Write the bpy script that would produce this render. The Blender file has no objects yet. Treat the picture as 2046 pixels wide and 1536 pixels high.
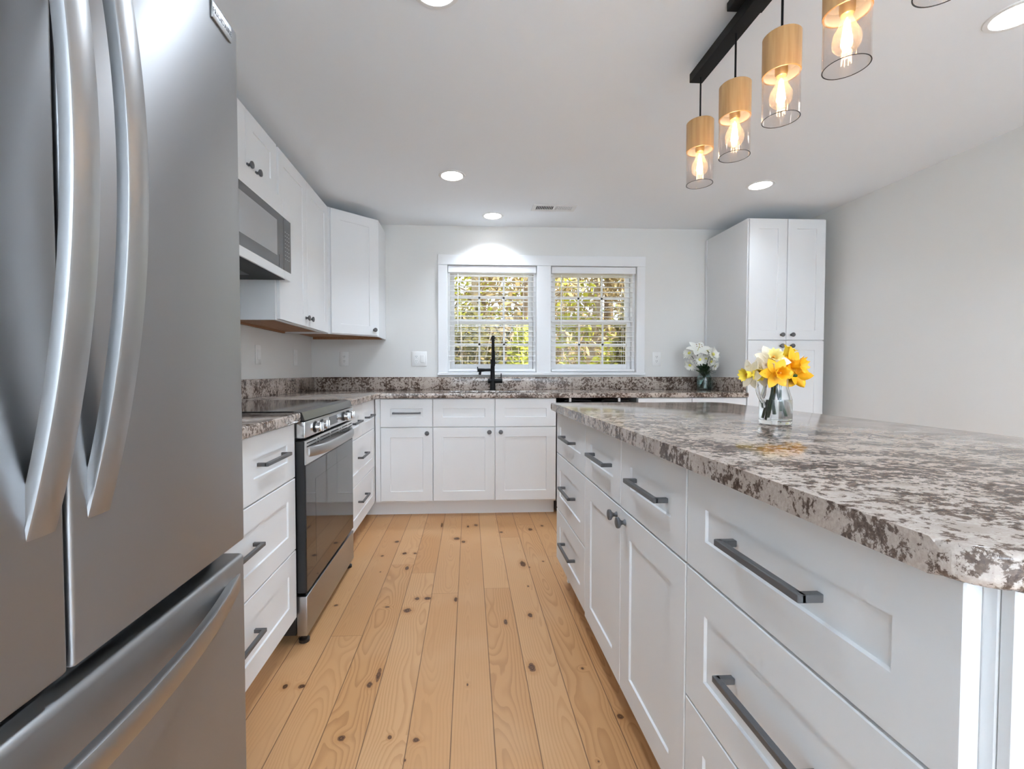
import bpy, bmesh, math, random
from math import radians as rad, pi, sin, cos, sqrt
from mathutils import Vector, Matrix
random.seed(7)
S = bpy.context.scene
COL = S.collection
# ------------------------------------------------------------------ camera
F_PX, PX, YAW, PITCH, ROLL, HC = 909.0, 970.7, 2.7865, 1.5723, -0.0323, 1.0677
cd = bpy.data.cameras.new('camera'); cam = bpy.data.objects.new('camera', cd); COL.objects.link(cam)
cd.sensor_fit = 'HORIZONTAL'; cd.sensor_width = 36; cd.lens = F_PX/2046*36
cd.shift_x = (1023-PX)/2046; cd.clip_start = .02; cd.clip_end = 300
y_, p_, r_ = rad(YAW), rad(PITCH), rad(ROLL)
fw = Vector((sin(y_)*cos(p_), cos(y_)*cos(p_), -sin(p_))); rt = Vector((cos(y_), -sin(y_), 0)); up = rt.cross(fw)
rt2 = cos(r_)*rt+sin(r_)*up; up2 = -sin(r_)*rt+cos(r_)*up
cam.matrix_world = Matrix(((rt2.x, up2.x, -fw.x, 0), (rt2.y, up2.y, -fw.y, 0), (rt2.z, up2.z, -fw.z, HC), (0, 0, 0, 1)))
S.camera = cam
# ------------------------------------------------------------------ world, sun, exposure
W = bpy.data.worlds.new('sky'); S.world = W; W.use_nodes = True
bg = W.node_tree.nodes['Background']; bg.inputs[0].default_value = (.86, .93, 1, 1); bg.inputs[1].default_value = 1.6
sl = bpy.data.lights.new('sun', 'SUN'); sl.energy = 5.0; sl.angle = rad(1); sl.color = (1, .95, .86)
so = bpy.data.objects.new('sun', sl); COL.objects.link(so)
so.rotation_euler = Vector((-.75, .32, -.6)).to_track_quat('-Z', 'Y').to_euler()
def area(name, loc, aim, sx, sy, e, col=(1, 1, 1), shape='RECTANGLE', spread=180):
    l = bpy.data.lights.new(name, 'AREA'); l.shape = shape; l.size = sx; l.size_y = sy; l.energy = e; l.color = col; l.spread = rad(spread)
    o = bpy.data.objects.new(name, l); COL.objects.link(o); o.location = loc
    o.rotation_euler = Vector(aim).to_track_quat('-Z', 'Y').to_euler(); return o
# added fill light at the unseen end, tilted up to bounce off the ceiling
area('added_bounce_fill', (1.0, -5.56, 1.15), (0, 1, 2.2), 3.0, 2.0, 570, (.855, .97, 1.115), spread=110)
CAN_W = 3.5
CAN_C = (.87, 1.0, 1.15)
S.view_settings.view_transform = 'Standard'; S.view_settings.look = 'None'; S.view_settings.gamma = 1
S.view_settings.use_curve_mapping = False; S.view_settings.exposure = 0.66
S.cycles.use_denoising = True; S.cycles.max_bounces = 14; S.cycles.diffuse_bounces = 8; S.cycles.glossy_bounces = 5
S.cycles.transmission_bounces = 10; S.cycles.transparent_max_bounces = 24; S.cycles.caustics_reflective = False; S.cycles.caustics_refractive = False
S.cycles.sample_clamp_indirect = 6
# ------------------------------------------------------------------ materials
def newmat(n):
    m = bpy.data.materials.new(n); m.use_nodes = True; return m, m.node_tree, m.node_tree.nodes['Principled BSDF']
def plain(n, col, rough=.5, metal=0, bump=0, bscale=200, spec=.5, var=0):
    m, t, b = newmat(n); b.inputs['Base Color'].default_value = (*col, 1); b.inputs['Roughness'].default_value = rough
    b.inputs['Metallic'].default_value = metal; b.inputs['Specular IOR Level'].default_value = spec
    tc = t.nodes.new('ShaderNodeTexCoord'); nz = t.nodes.new('ShaderNodeTexNoise'); nz.inputs['Scale'].default_value = bscale
    nz.inputs['Detail'].default_value = 3; t.links.new(tc.outputs['Object'], nz.inputs['Vector'])
    if bump:
        bp = t.nodes.new('ShaderNodeBump'); bp.inputs['Strength'].default_value = bump; bp.inputs['Distance'].default_value = .002
        t.links.new(nz.outputs['Fac'], bp.inputs['Height']); t.links.new(bp.outputs['Normal'], b.inputs['Normal'])
    if var:
        mx = t.nodes.new('ShaderNodeMix'); mx.data_type = 'RGBA'; mx.inputs[6].default_value = (*[c*(1-var) for c in col], 1); mx.inputs[7].default_value = (*[min(1, c*(1+var)) for c in col], 1)
        t.links.new(nz.outputs['Fac'], mx.inputs[0]); t.links.new(mx.outputs[2], b.inputs['Base Color'])
    return m
def emit(n, col, s):
    m, t, b = newmat(n); b.inputs['Base Color'].default_value = (.8, .8, .8, 1); b.inputs['Emission Color'].default_value = (*col, 1); b.inputs['Emission Strength'].default_value = s; return m
def steel(n, col, rough, axis, sc=1.0, an=0):
    """brushed metal: fine streaks across the grain vary colour and roughness a little"""
    m, t, b = newmat(n); b.inputs['Metallic'].default_value = 1
    tc = t.nodes.new('ShaderNodeTexCoord'); mp = t.nodes.new('ShaderNodeMapping'); nz = t.nodes.new('ShaderNodeTexNoise')
    s = [900, 900, 900]; s[axis] = 6; mp.inputs['Scale'].default_value = s
    nz.inputs['Scale'].default_value = sc; nz.inputs['Detail'].default_value = 2
    t.links.new(tc.outputs['Object'], mp.inputs[0]); t.links.new(mp.outputs[0], nz.inputs[0])
    mx = t.nodes.new('ShaderNodeMix'); mx.data_type = 'RGBA'; mx.inputs[6].default_value = (*[c*.985 for c in col], 1); mx.inputs[7].default_value = (*[c*1.015 for c in col], 1)
    t.links.new(nz.outputs['Fac'], mx.inputs[0]); t.links.new(mx.outputs[2], b.inputs['Base Color'])
    mr = t.nodes.new('ShaderNodeMapRange'); mr.inputs[3].default_value = rough*.95; mr.inputs[4].default_value = rough*1.05
    t.links.new(nz.outputs['Fac'], mr.inputs[0]); t.links.new(mr.outputs[0], b.inputs['Roughness'])
    if an:
        tg = t.nodes.new('ShaderNodeTangent'); tg.direction_type = 'RADIAL'; tg.axis = 'Z'; t.links.new(tg.outputs[0], b.inputs['Tangent'])
        b.inputs['Anisotropic'].default_value = an; b.inputs['Anisotropic Rotation'].default_value = .25
    return m
def glassy(n, tint, refl=.9, rough=.02, ior=1.45, veil=0, veilc=(1, 1, 1)):
    """thin pane: fresnel mix of clear and mirror"""
    m = bpy.data.materials.new(n); m.use_nodes = True; t = m.node_tree; t.nodes.clear()
    o = t.nodes.new('ShaderNodeOutputMaterial'); mx = t.nodes.new('ShaderNodeMixShader'); lw = t.nodes.new('ShaderNodeLayerWeight'); lw.inputs[0].default_value = .5; pw = t.nodes.new('ShaderNodeMath'); pw.operation = 'POWER'; pw.inputs[1].default_value = 5; t.links.new(lw.outputs['Facing'], pw.inputs[0]); fr = t.nodes.new('ShaderNodeMath'); fr.operation = 'MULTIPLY_ADD'; f0 = ((ior-1)/(ior+1))**2; fr.inputs[1].default_value = 1-f0; fr.inputs[2].default_value = f0; t.links.new(pw.outputs[0], fr.inputs[0])
    a = t.nodes.new('ShaderNodeBsdfTransparent'); a.inputs[0].default_value = (*tint, 1); g = t.nodes.new('ShaderNodeBsdfGlossy'); g.inputs[0].default_value = (refl, refl, refl, 1); g.inputs[1].default_value = rough
    t.links.new(fr.outputs[0], mx.inputs[0]); 
    if veil:
        m2 = t.nodes.new('ShaderNodeMixShader'); m2.inputs[0].default_value = veil; tr = t.nodes.new('ShaderNodeBsdfTranslucent'); tr.inputs[0].default_value = (*veilc, 1)
        t.links.new(a.outputs[0], m2.inputs[1]); t.links.new(tr.outputs[0], m2.inputs[2]); a = m2
    t.links.new(a.outputs[0], mx.inputs[1]); t.links.new(g.outputs[0], mx.inputs[2]); t.links.new(mx.outputs[0], o.inputs[0]); return m
def realglass(n, col, ior, rough=0):
    m, t, b = newmat(n); b.inputs['Base Color'].default_value = (*col, 1); b.inputs['Transmission Weight'].default_value = 1; b.inputs['IOR'].default_value = ior; b.inputs['Roughness'].default_value = rough; return m
def woodmat(n, c1, c2, axis, rough=.45, sc=1):
    m, t, b = newmat(n); tc = t.nodes.new('ShaderNodeTexCoord'); mp = t.nodes.new('ShaderNodeMapping'); s = [90*sc]*3; s[axis] = 5*sc; mp.inputs['Scale'].default_value = s
    nz = t.nodes.new('ShaderNodeTexNoise'); nz.inputs['Scale'].default_value = 1; nz.inputs['Detail'].default_value = 4
    cr = t.nodes.new('ShaderNodeValToRGB'); cr.color_ramp.elements[0].position = .32; cr.color_ramp.elements[1].position = .7; cr.color_ramp.elements[0].color = (*c1, 1); cr.color_ramp.elements[1].color = (*c2, 1)
    t.links.new(tc.outputs['Object'], mp.inputs[0]); t.links.new(mp.outputs[0], nz.inputs[0]); t.links.new(nz.outputs['Fac'], cr.inputs[0]); t.links.new(cr.outputs[0], b.inputs['Base Color']); b.inputs['Roughness'].default_value = rough; return m

class NT:
    """small helper for node maths"""
    def __init__(s, t): s.t = t
    def _in(s, sock, v):
        if hasattr(v, 'is_output'): s.t.links.new(v, sock)
        elif isinstance(v, (tuple, list)): sock.default_value = v
        else: sock.default_value = v
    def m(s, op, a, b=None, c=None):
        n = s.t.nodes.new('ShaderNodeMath'); n.operation = op; s._in(n.inputs[0], a)
        if b is not None: s._in(n.inputs[1], b)
        if c is not None: s._in(n.inputs[2], c)
        return n.outputs[0]
    def v(s, op, a, b=None, c=None):
        n = s.t.nodes.new('ShaderNodeVectorMath'); n.operation = op; s._in(n.inputs[0], a)
        if b is not None: s._in(n.inputs[1], b)
        if c is not None: s._in(n.inputs[2], c)
        return n.outputs['Value'] if op in ('LENGTH', 'DOT_PRODUCT') else n.outputs[0]
    def xyz(s, x, y, z=0.0):
        n = s.t.nodes.new('ShaderNodeCombineXYZ'); s._in(n.inputs[0], x); s._in(n.inputs[1], y); s._in(n.inputs[2], z); return n.outputs[0]
    def noise(s, vec, scale, detail=2, rough=.5, dist=0, out='Fac'):
        n = s.t.nodes.new('ShaderNodeTexNoise'); s._in(n.inputs['Vector'], vec); n.inputs['Scale'].default_value = scale; n.inputs['Detail'].default_value = detail; n.inputs['Roughness'].default_value = rough; n.inputs['Distortion'].default_value = dist
        return n.outputs[out]
    def white(s, w, out='Value'):
        n = s.t.nodes.new('ShaderNodeTexWhiteNoise'); n.noise_dimensions = '1D'; s._in(n.inputs['W'], w); return n.outputs[out]
    def ramp(s, f, stops):
        n = s.t.nodes.new('ShaderNodeValToRGB'); s._in(n.inputs[0], f); e = n.color_ramp.elements
        while len(e) < len(stops): e.new(.5)
        for k, (p, c) in enumerate(stops): e[k].position = p; e[k].color = (*c, 1)
        return n.outputs[0]
    def mix(s, f, a, b, mode='MIX'):
        n = s.t.nodes.new('ShaderNodeMix'); n.data_type = 'RGBA'; n.blend_type = mode; s._in(n.inputs[0], f)
        for k, v in ((6, a), (7, b)): s._in(n.inputs[k], (*v, 1) if isinstance(v, tuple) and len(v) == 3 else v)
        return n.outputs[2]
    def smooth(s, x, a, b, o0=0.0, o1=1.0):
        n = s.t.nodes.new('ShaderNodeMapRange'); n.interpolation_type = 'SMOOTHSTEP'; s._in(n.inputs[0], x); n.inputs[1].default_value = a; n.inputs[2].default_value = b; n.inputs[3].default_value = o0; n.inputs[4].default_value = o1; return n.outputs[0]

def granite(n):
    m, t, b = newmat(n); k = NT(t); P = t.nodes.new('ShaderNodeNewGeometry').outputs['Position']
    P = k.v('MULTIPLY', P, (1.0, 1.25, 1.0))
    w = k.noise(P, 20, 2, .5, 0, 'Color'); P2 = k.v('MULTIPLY_ADD', w, (.018, .018, .018), P)
    a = k.noise(P2, 70, 6, .72, .0); big = k.noise(P, 8.5, 4, .66, .0)
    v = k.m('ADD', a, k.m('MULTIPLY', k.m('SUBTRACT', big, .5), .62))
    fine = k.noise(P, 210, 3, .6)
    light = k.mix(k.smooth(fine, .3, .75), (.42, .345, .295), (.54, .465, .41))
    light = k.mix(k.smooth(k.noise(P, 13, 2), .5, .68), light, (.38, .315, .27))
    dark = k.mix(k.smooth(fine, .35, .7), (.08, .052, .039), (.16, .115, .09))
    c = k.mix(k.smooth(v, .482, .54), light, dark)
    c = k.mix(k.smooth(v, .60, .67), c, (.055, .034, .025))
    t.links.new(c, b.inputs['Base Color']); b.inputs['Roughness'].default_value = .10; b.inputs['Specular IOR Level'].default_value = .3; return m

KNOTS = [(1055,194,17,7),(1090,210,11,6),(1153,125,10,5),(1113,132,6,5),(1282,161,9,4),(1431,147,11,6),(1491,128,7,4),(1393,323,15,15),(1497,310,6,3),(1420,437,5,4),(1430,585,12,12),(1440,852,19,22),(1697,857,9,6),(1892,1102,17,15),(1780,1332,6,6),(750,210,12,5),(675,282,8,4),(788,270,12,6),(843,269,9,4),(801,345,10,10),(665,364,4,3),(853,500,13,8),(906,499,18,8),(1050,505,9,12),(803,561,20,11),(700,543,12,4),(438,535,10,5),(178,950,13,14),(262,948,18,12),(610,940,14,16),(655,890,12,36),(465,1214,20,17),(713,1208,11,11),(848,1222,18,12),(790,1327,6,8),(1110,940,5,7),(1305,620,10,14),(979,125,5,12),(1427,340,4,4)]
def floor_px(u, v):
    d = fw + rt2*((u-PX)/F_PX) + up2*((768-v)/F_PX); s = -HC/d.z; return d.x*s, d.y*s, s
def pine(n):
    m, t, b = newmat(n); k = NT(t); P = t.nodes.new('ShaderNodeNewGeometry').outputs['Position']
    sx = t.nodes.new('ShaderNodeSeparateXYZ'); t.links.new(P, sx.inputs[0]); x, y = sx.outputs[0], sx.outputs[1]
    PWD = .1264
    u = k.m('ADD', k.m('ADD', x, .016), k.m('MULTIPLY', k.m('SUBTRACT', 3.25, y), .0117))
    q = k.m('DIVIDE', u, PWD); idx = k.m('FLOOR', q); loc = k.m('MULTIPLY', k.m('SUBTRACT', k.m('FRACT', q), .5), PWD)
    r1 = k.white(idx); r2 = k.white(k.m('ADD', idx, 31.7))
    # butt joints along a plank
    yy = k.m('DIVIDE', k.m('ADD', y, k.m('MULTIPLY', r1, 2.6)), 2.6); seg = k.m('FLOOR', yy); fy = k.m('FRACT', yy)
    bid = k.m('ADD', k.m('MULTIPLY', idx, 7.31), k.m('MULTIPLY', seg, 3.17)); h1 = k.white(bid); h2 = k.white(k.m('ADD', bid, 11.3)); h3 = k.white(k.m('ADD', bid, 5.9))
    # knots
    dmin = None
    for (a, c, ra, rb) in KNOTS:
        px, py = 500+a/2.5575, 1000+c/2.5575; X, Y, dist = floor_px(px, py); rx = ra/2.5575*dist/F_PX; ry = rb/2.5575*dist*dist/(F_PX*HC)
        rx = max(rx, .0028); ry = max(min(ry, .05), .0035)
        l = k.v('LENGTH', k.v('MULTIPLY_ADD', P, (1/rx, 1/ry, 0), (-X/rx, -Y/ry, 0)))
        dmin = l if dmin is None else k.m('MINIMUM', dmin, l)
    wob = k.noise(P, 60, 2); dk = k.m('ADD', dmin, k.m('MULTIPLY', k.m('SUBTRACT', wob, .5), .9))
    # plain-sawn rings: cylinders round a slightly tilted axis under the board
    ys = k.xyz(k.m('MULTIPLY', loc, 3.0), k.m('MULTIPLY', y, 1.1), k.m('MULTIPLY', bid, 2.3))
    n1 = k.noise(ys, 1.5, 2, .5); n2 = k.noise(k.xyz(k.m('MULTIPLY', loc, 14), k.m('MULTIPLY', y, 2.5), k.m('MULTIPLY', bid, 1.7)), 1.3, 3, .5)
    cx = k.m('MULTIPLY', k.m('SUBTRACT', h1, .5), .11)
    du = k.m('SUBTRACT', loc, cx)
    dv = k.m('ADD', k.m('ADD', .012, k.m('MULTIPLY', h2, .03)), k.m('ADD', k.m('MULTIPLY', k.m('SUBTRACT', n1, .5), .15), k.m('MULTIPLY', y, k.m('MULTIPLY', k.m('SUBTRACT', h3, .5), .03))))
    rr = k.m('SQRT', k.m('ADD', k.m('MULTIPLY', du, du), k.m('MULTIPLY', dv, dv)))
    rr = k.m('ADD', rr, k.m('MULTIPLY', k.m('SUBTRACT', n2, .5), .010))
    halo = k.smooth(dmin, 1.0, 4.5, 1.0, 0.0); rr = k.m('ADD', rr, k.m('MULTIPLY', halo, .010))
    saw = k.m('FRACT', k.m('DIVIDE', rr, .0092))
    late = k.m('MULTIPLY', k.smooth(saw, .35, .92), k.smooth(saw, .92, 1.0, 1.0, 0.0))
    fine = k.noise(k.xyz(k.m('MULTIPLY', x, 420), k.m('MULTIPLY', y, 9), 0.0), 1, 3, .6)
    base = k.mix(h1, (.49, .25, .102), (.56, .318, .15))
    base = k.mix(k.m('MULTIPLY', fine, .35), base, (.44, .22, .086))
    c = k.mix(k.m('MULTIPLY', late, k.m('ADD', .27, k.m('MULTIPLY', k.m('MULTIPLY', h2, h2), .6))), base, (.36, .17, .062))
    streak = k.noise(k.xyz(k.m('MULTIPLY', x, 95), k.m('MULTIPLY', y, 4.5), k.m('MULTIPLY', bid, .9)), 1, 3, .6)
    c = k.mix(k.smooth(streak, .74, .86, 0, .6), c, (.2, .085, .03))
    c = k.mix(k.smooth(k.noise(P, 2.2, 2), .45, .75, 0, .35), c, (.56, .35, .19))
    c = k.mix(k.smooth(dk, 1.15, 2.4, .55, 0), c, (.40, .185, .062))
    ring = k.m('SINE', k.m('MULTIPLY', dk, 11)); kc = k.mix(k.smooth(ring, -.6, .8), (.055, .022, .009), (.17, .072, .026))
    c = k.mix(k.smooth(dk, .82, 1.05, 1, 0), c, kc)
    e = k.m('ABSOLUTE', k.m('SUBTRACT', k.m('FRACT', q), .5)); gapn = k.noise(k.xyz(idx, k.m('MULTIPLY', y, 3), 0.0), 2, 3)
    gap = k.smooth(k.m('ADD', e, k.m('MULTIPLY', k.m('SUBTRACT', gapn, .5), .014)), .482, .4945); ej = k.smooth(k.m('MULTIPLY', fy, 2.6), .0, .0028, 1, 0)
    c = k.mix(k.m('MULTIPLY', k.m('MAXIMUM', gap, ej), .88), c, (.13, .058, .024))
    t.links.new(c, b.inputs['Base Color']); b.inputs['Roughness'].default_value = .42; b.inputs['Specular IOR Level'].default_value = .35
    bp = t.nodes.new('ShaderNodeBump'); bp.inputs['Strength'].default_value = .25; bp.inputs['Distance'].default_value = .001
    t.links.new(k.m('SUBTRACT', k.m('MULTIPLY', fine, .3), k.m('MAXIMUM', gap, ej)), bp.inputs['Height']); t.links.new(bp.outputs[0], b.inputs['Normal'])
    return m

M = dict(
    wall=plain('wall_paint', (.775, .77, .75), .75, bump=.04, bscale=260), bounce_carpet=plain('added_bounce_carpet', (.66, .665, .67), .95, bump=.5, bscale=500), ceil=plain('ceiling_paint', (.885, .915, .94), .85, bump=.04, bscale=200),
    cab=plain('white_cabinet_lacquer', (.80, .808, .815), .5, spec=.25), trim=plain('white_trim_paint', (.84, .845, .855), .4), plate=plain('white_plastic', (.84, .84, .83), .35),
    dark=plain('black_gap', (.006, .006, .006), .7), black=plain('black_enamel', (.012, .012, .013), .35), matte=plain('matte_black_metal', (.006, .006, .0065), .5, spec=.18),
    gun=plain('gunmetal_grey', (.115, .115, .118), .42, .15, spec=.4), slot=plain('dark_slot', (.015, .015, .015), .6),
    brown=woodmat('raw_plywood', (.30, .135, .06), (.42, .21, .10), 1, .6), bamboo=woodmat('bamboo', (.45, .245, .09), (.58, .345, .15), 2, .4),
    steel_h=steel('brushed_steel_door', (.40, .404, .412), .46, 1, an=.75), steel_v=steel('brushed_steel_bar', (.46, .46, .462), .38, 2), steel_y=steel('brushed_steel_trim', (.44, .44, .445), .34, 1), steel_bright=steel('bright_steel', (.68, .68, .68), .25, 1),
    steel_trim=steel('dark_steel_trim', (.22, .22, .222), .3, 1), nameplate=steel('satin_nameplate', (.42, .42, .42), .42, 1), rimdark=plain('painted_rim_refraction', (.05, .047, .045), .2), ink=plain('grey_print', (.06, .06, .06), .5), keyink=plain('pale_print', (.35, .35, .35), .5),
    ovenwin=plain('oven_window', (.028, .028, .029), .05, spec=1.0), ovenglass=plain('black_oven_glass', (.012, .012, .013), .04, spec=1.0), mwglass=plain('smoked_glass_with_reflection', (.10, .10, .101), .12, spec=.7), mwwin=plain('glass_painted_reflection', (.36, .36, .362), .14, spec=.7), mwsteel=steel('pale_brushed_steel', (.84, .84, .845), .5, 1), cooktop=plain('ceramic_cooktop', (.008, .008, .009), .06, spec=.6),  # both microwave greys have the bright reflection put into their base colour
    pane=glassy('window_glass', (.97, .98, .975), .8, .0, 1.3), smoke=glassy('smoked_lamp_glass', (.92, .905, .90), .9, .03, 1.5, .012, (.9, .85, .82)), bulb=glassy('bulb_glass', (.97, .93, .88), .95, .03, 1.7, .07, (1, .88, .76)), liner=plain('white_cap_lining', (.55, .53, .52), .5),
    fil=emit('glowing_filament', (1, .66, .34), 60), led=emit('led_lens', (1, .99, .97), 9), glass=realglass('clear_glass', (.985, .995, .99), 1.46), water=realglass('water', (.975, .99, .99), 1.33), jarglass=realglass('green_tinted_jar_glass', (.72, .86, .83), 1.46),
    socket=plain('brass_socket', (.62, .42, .16), .35, .8), grey_panel=plain('grey_side_paint', (.12, .12, .122), .45), vent=plain('white_vent_enamel', (.80, .80, .79), .45), sink=steel('steel_sink', (.5, .5, .5), .3, 0), blind=plain('white_blind_slat', (.86, .86, .87), .45),
    palecup=plain('pale_yellow_cup', (.86, .71, .25), .55, var=.15, bscale=70), stem=plain('green_stem', (.035, .095, .03), .5, var=.3, bscale=60), leafd=plain('dark_green_leaf', (.02, .055, .016), .5, var=.4, bscale=80), gold=plain('golden_petal', (.90, .44, .006), .55, var=.12, bscale=70), lemon=plain('lemon_petal', (.88, .66, .06), .55, var=.12, bscale=70),
    cream=plain('cream_petal', (.83, .74, .58), .55, var=.1, bscale=70), white=plain('white_petal', (.82, .82, .76), .6, var=.1, bscale=90), yellowc=plain('yellow_green_centre', (.62, .58, .12), .6), throat=plain('orange_throat', (.62, .24, .004), .6, var=.2, bscale=90), anther=plain('rust_anther', (.33, .13, .03), .7),
    bark=plain('tree_bark', (.24, .17, .105), .9, var=.5, bscale=14), paleb=plain('pale_bark', (.62, .52, .40), .9, var=.35, bscale=14), tan=plain('dry_tan_leaf', (.46, .34, .16), .8, var=.3, bscale=5), lime=plain('spring_lime_leaf', (.52, .52, .05), .7, var=.4, bscale=5), olive=plain('olive_leaf', (.15, .13, .03), .8, var=.5, bscale=5), green=plain('fresh_green_leaf', (.16, .34, .035), .7, var=.4, bscale=5), litter=plain('leaf_litter', (.34, .26, .11), .95, var=.5, bscale=3), wooded=plain('wooded_slope', (.24, .18, .075), .95, var=.85, bscale=9), fence=plain('weathered_fence', (.52, .42, .22), .9, var=.3, bscale=6), siding=plain('outer_siding', (.7, .7, .68), .8),
)
M['fil'].cycles.emission_sampling = 'NONE'; M['led'].cycles.emission_sampling = 'NONE'
M['granite'] = granite('brown_granite'); M['pine'] = pine('knotty_pine')
# ------------------------------------------------------------------ mesh helpers
class MB:
    def __init__(s): s.bm = bmesh.new()
    def box(s, x0, x1, y0, y1, z0, z1, bev=0, seg=1):
        r = bmesh.ops.create_cube(s.bm, size=1)['verts']
        for v in r: v.co = Vector((x0+(v.co.x+.5)*(x1-x0), y0+(v.co.y+.5)*(y1-y0), z0+(v.co.z+.5)*(z1-z0)))
        if bev:
            es = list({e for v in r for e in v.link_edges}); bmesh.ops.bevel(s.bm, geom=es, offset=bev, segments=seg, affect='EDGES', profile=.5)
        return s
    def mesh(s, vs, fs):
        v = [s.bm.verts.new(p) for p in vs]
        for f in fs:
            try: s.bm.faces.new([v[i] for i in f])
            except ValueError: pass
        return v
    def prism(s, pts, z0, z1, bev=0, seg=1, f=None):
        """polygon (counter-clockwise) pushed from z0 to z1; f maps (x, y, z) to the world"""
        n = len(pts); g = f or (lambda x, y, z: (x, y, z))
        v = s.mesh([g(x, y, z0) for x, y in pts]+[g(x, y, z1) for x, y in pts], [list(range(n))[::-1], list(range(n, 2*n))]+[[i, (i+1) % n, n+(i+1) % n, n+i] for i in range(n)])
        if bev:
            es = [e for e in {e for q in v for e in q.link_edges}]; bmesh.ops.bevel(s.bm, geom=es, offset=bev, segments=seg, affect='EDGES', profile=.5)
        return s
    def lathe(s, prof, o=(0, 0, 0), ax=(0, 0, 1), seg=24, closed=False):
        a = Vector(ax).normalized(); q = a.to_track_quat('Z', 'Y'); o = Vector(o); rings = []
        for r, z in prof:
            if r < 1e-6: rings.append([s.bm.verts.new(o+q @ Vector((0, 0, z)))])
            else: rings.append([s.bm.verts.new(o+q @ Vector((r*cos(2*pi*i/seg), r*sin(2*pi*i/seg), z))) for i in range(seg)])
        pairs = list(zip(rings, rings[1:]))+([(rings[-1], rings[0])] if closed else [])
        for A, B in pairs:
            for i in range(seg):
                j = (i+1) % seg
                if len(A) == 1 and len(B) == 1: continue
                f = [A[0], B[j], B[i]] if len(A) == 1 else ([A[i], A[j], B[0]] if len(B) == 1 else [A[i], A[j], B[j], B[i]])
                s.bm.faces.new(f)
        return s
    def cyl(s, o, r, h, ax=(0, 0, 1), seg=20): return s.lathe([(0, 0), (r, 0), (r, h), (0, h)], o, ax, seg)
    def tube(s, pts, r, seg=8, cap=True):
        pts = [Vector(p) for p in pts]; n = len(pts); rs = r if isinstance(r, (list, tuple)) else [r]*n; rings = []; ref = None
        for i, p in enumerate(pts):
            t = (pts[min(i+1, n-1)]-pts[max(i-1, 0)]).normalized()
            if ref is None: ref = t.orthogonal().normalized()
            ref = (ref-t*ref.dot(t)).normalized(); b2 = t.cross(ref)
            rings.append([s.bm.verts.new(p+rs[i]*(cos(2*pi*k/seg)*ref+sin(2*pi*k/seg)*b2)) for k in range(seg)])
        for A, B in zip(rings, rings[1:]):
            for i in range(seg): s.bm.faces.new([A[i], A[(i+1) % seg], B[(i+1) % seg], B[i]])
        if cap and seg > 2: s.bm.faces.new(rings[0][::-1]); s.bm.faces.new(rings[-1])
        return s
    def sweep(s, secs):
        """list of equal-length closed sections (world points), capped"""
        R = [[s.bm.verts.new(p) for p in c] for c in secs]; n = len(R[0])
        for A, B in zip(R, R[1:]):
            for i in range(n): s.bm.faces.new([A[i], A[(i+1) % n], B[(i+1) % n], B[i]])
        s.bm.faces.new(R[0][::-1]); s.bm.faces.new(R[-1]); return s
    def build(s, name, mat, parent=None, smooth=True, angle=35, norm=True):
        if norm: bmesh.ops.recalc_face_normals(s.bm, faces=s.bm.faces)
        me = bpy.data.meshes.new(name)
        if parent is not None:
            p = parent; off = Vector((0, 0, 0))
            while p is not None: off += p.location; p = p.parent
            for v in s.bm.verts: v.co -= off
        s.bm.to_mesh(me); s.bm.free()
        if smooth:
            for p in me.polygons: p.use_smooth = True
            me.set_sharp_from_angle(angle=rad(angle))
        if mat is not None: me.materials.append(M[mat] if isinstance(mat, str) else mat)
        o = bpy.data.objects.new(name, me); COL.objects.link(o)
        if parent is not None: o.parent = parent
        return o
def thing(name, label, cat, loc, group=None):
    o = bpy.data.objects.new(name, None); COL.objects.link(o); o.location = loc; o['label'] = label; o['category'] = cat
    if group: o['group'] = group
    return o
def tag(o, label, cat, group=None, kind=None):
    o['label'] = label; o['category'] = cat
    if group: o['group'] = group
    if kind: o['kind'] = kind
    return o
def struct(o): o['kind'] = 'structure'; return o
def dup(root, loc, label=None):
    r = root.copy(); COL.objects.link(r); r.location = loc
    if label: r['label'] = label
    for ch in list(root.children):
        c = ch.copy(); COL.objects.link(c); c.parent = r
        for g in ch.children: d = g.copy(); COL.objects.link(d); d.parent = c
    return r
class Fr:
    """a vertical face: o = origin, u along, outward normal n = (uy, -ux)"""
    def __init__(s, o, u): s.o = Vector((*o, 0)); s.u = Vector((*u, 0)).normalized(); s.n = Vector((s.u.y, -s.u.x, 0))
    def __call__(s, u, v, w=0.0): return s.o+s.u*u+Vector((0, 0, v))+s.n*w
def fbox(mb, fr, u0, u1, v0, v1, w0, w1, bev=0, seg=1):
    mb.prism([(u0, v0), (u1, v0), (u1, v1), (u0, v1)], w0, w1, bev, seg, lambda a, b, c: fr(a, b, c)); return mb
def shaker(mb, fr, u0, u1, v0, v1, rail=.071, rec=.0055, th=.017, topr=None):
    """shaker front whose outer face lies at w = 0"""
    c = .0018; tr = topr or rail; g = .002
    L = [((u0, u1, v0, v1), -th), ((u0, u1, v0, v1), -c), ((u0+c, u1-c, v0+c, v1-c), 0.0), ((u0+rail, u1-rail, v0+tr, v1-tr), 0.0), ((u0+rail+g, u1-rail-g, v0+tr+g, v1-tr-g), -rec)]
    vs = []
    for (a, b, d, e), w in L: vs += [fr(a, d, w), fr(b, d, w), fr(b, e, w), fr(a, e, w)]
    fs = [[3, 2, 1, 0], [16, 17, 18, 19]]
    for q in range(4):
        for i in range(4): j = (i+1) % 4; fs.append([q*4+i, q*4+j, q*4+4+j, q*4+4+i])
    mb.mesh(vs, fs); return mb
GAP = .0023
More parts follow.
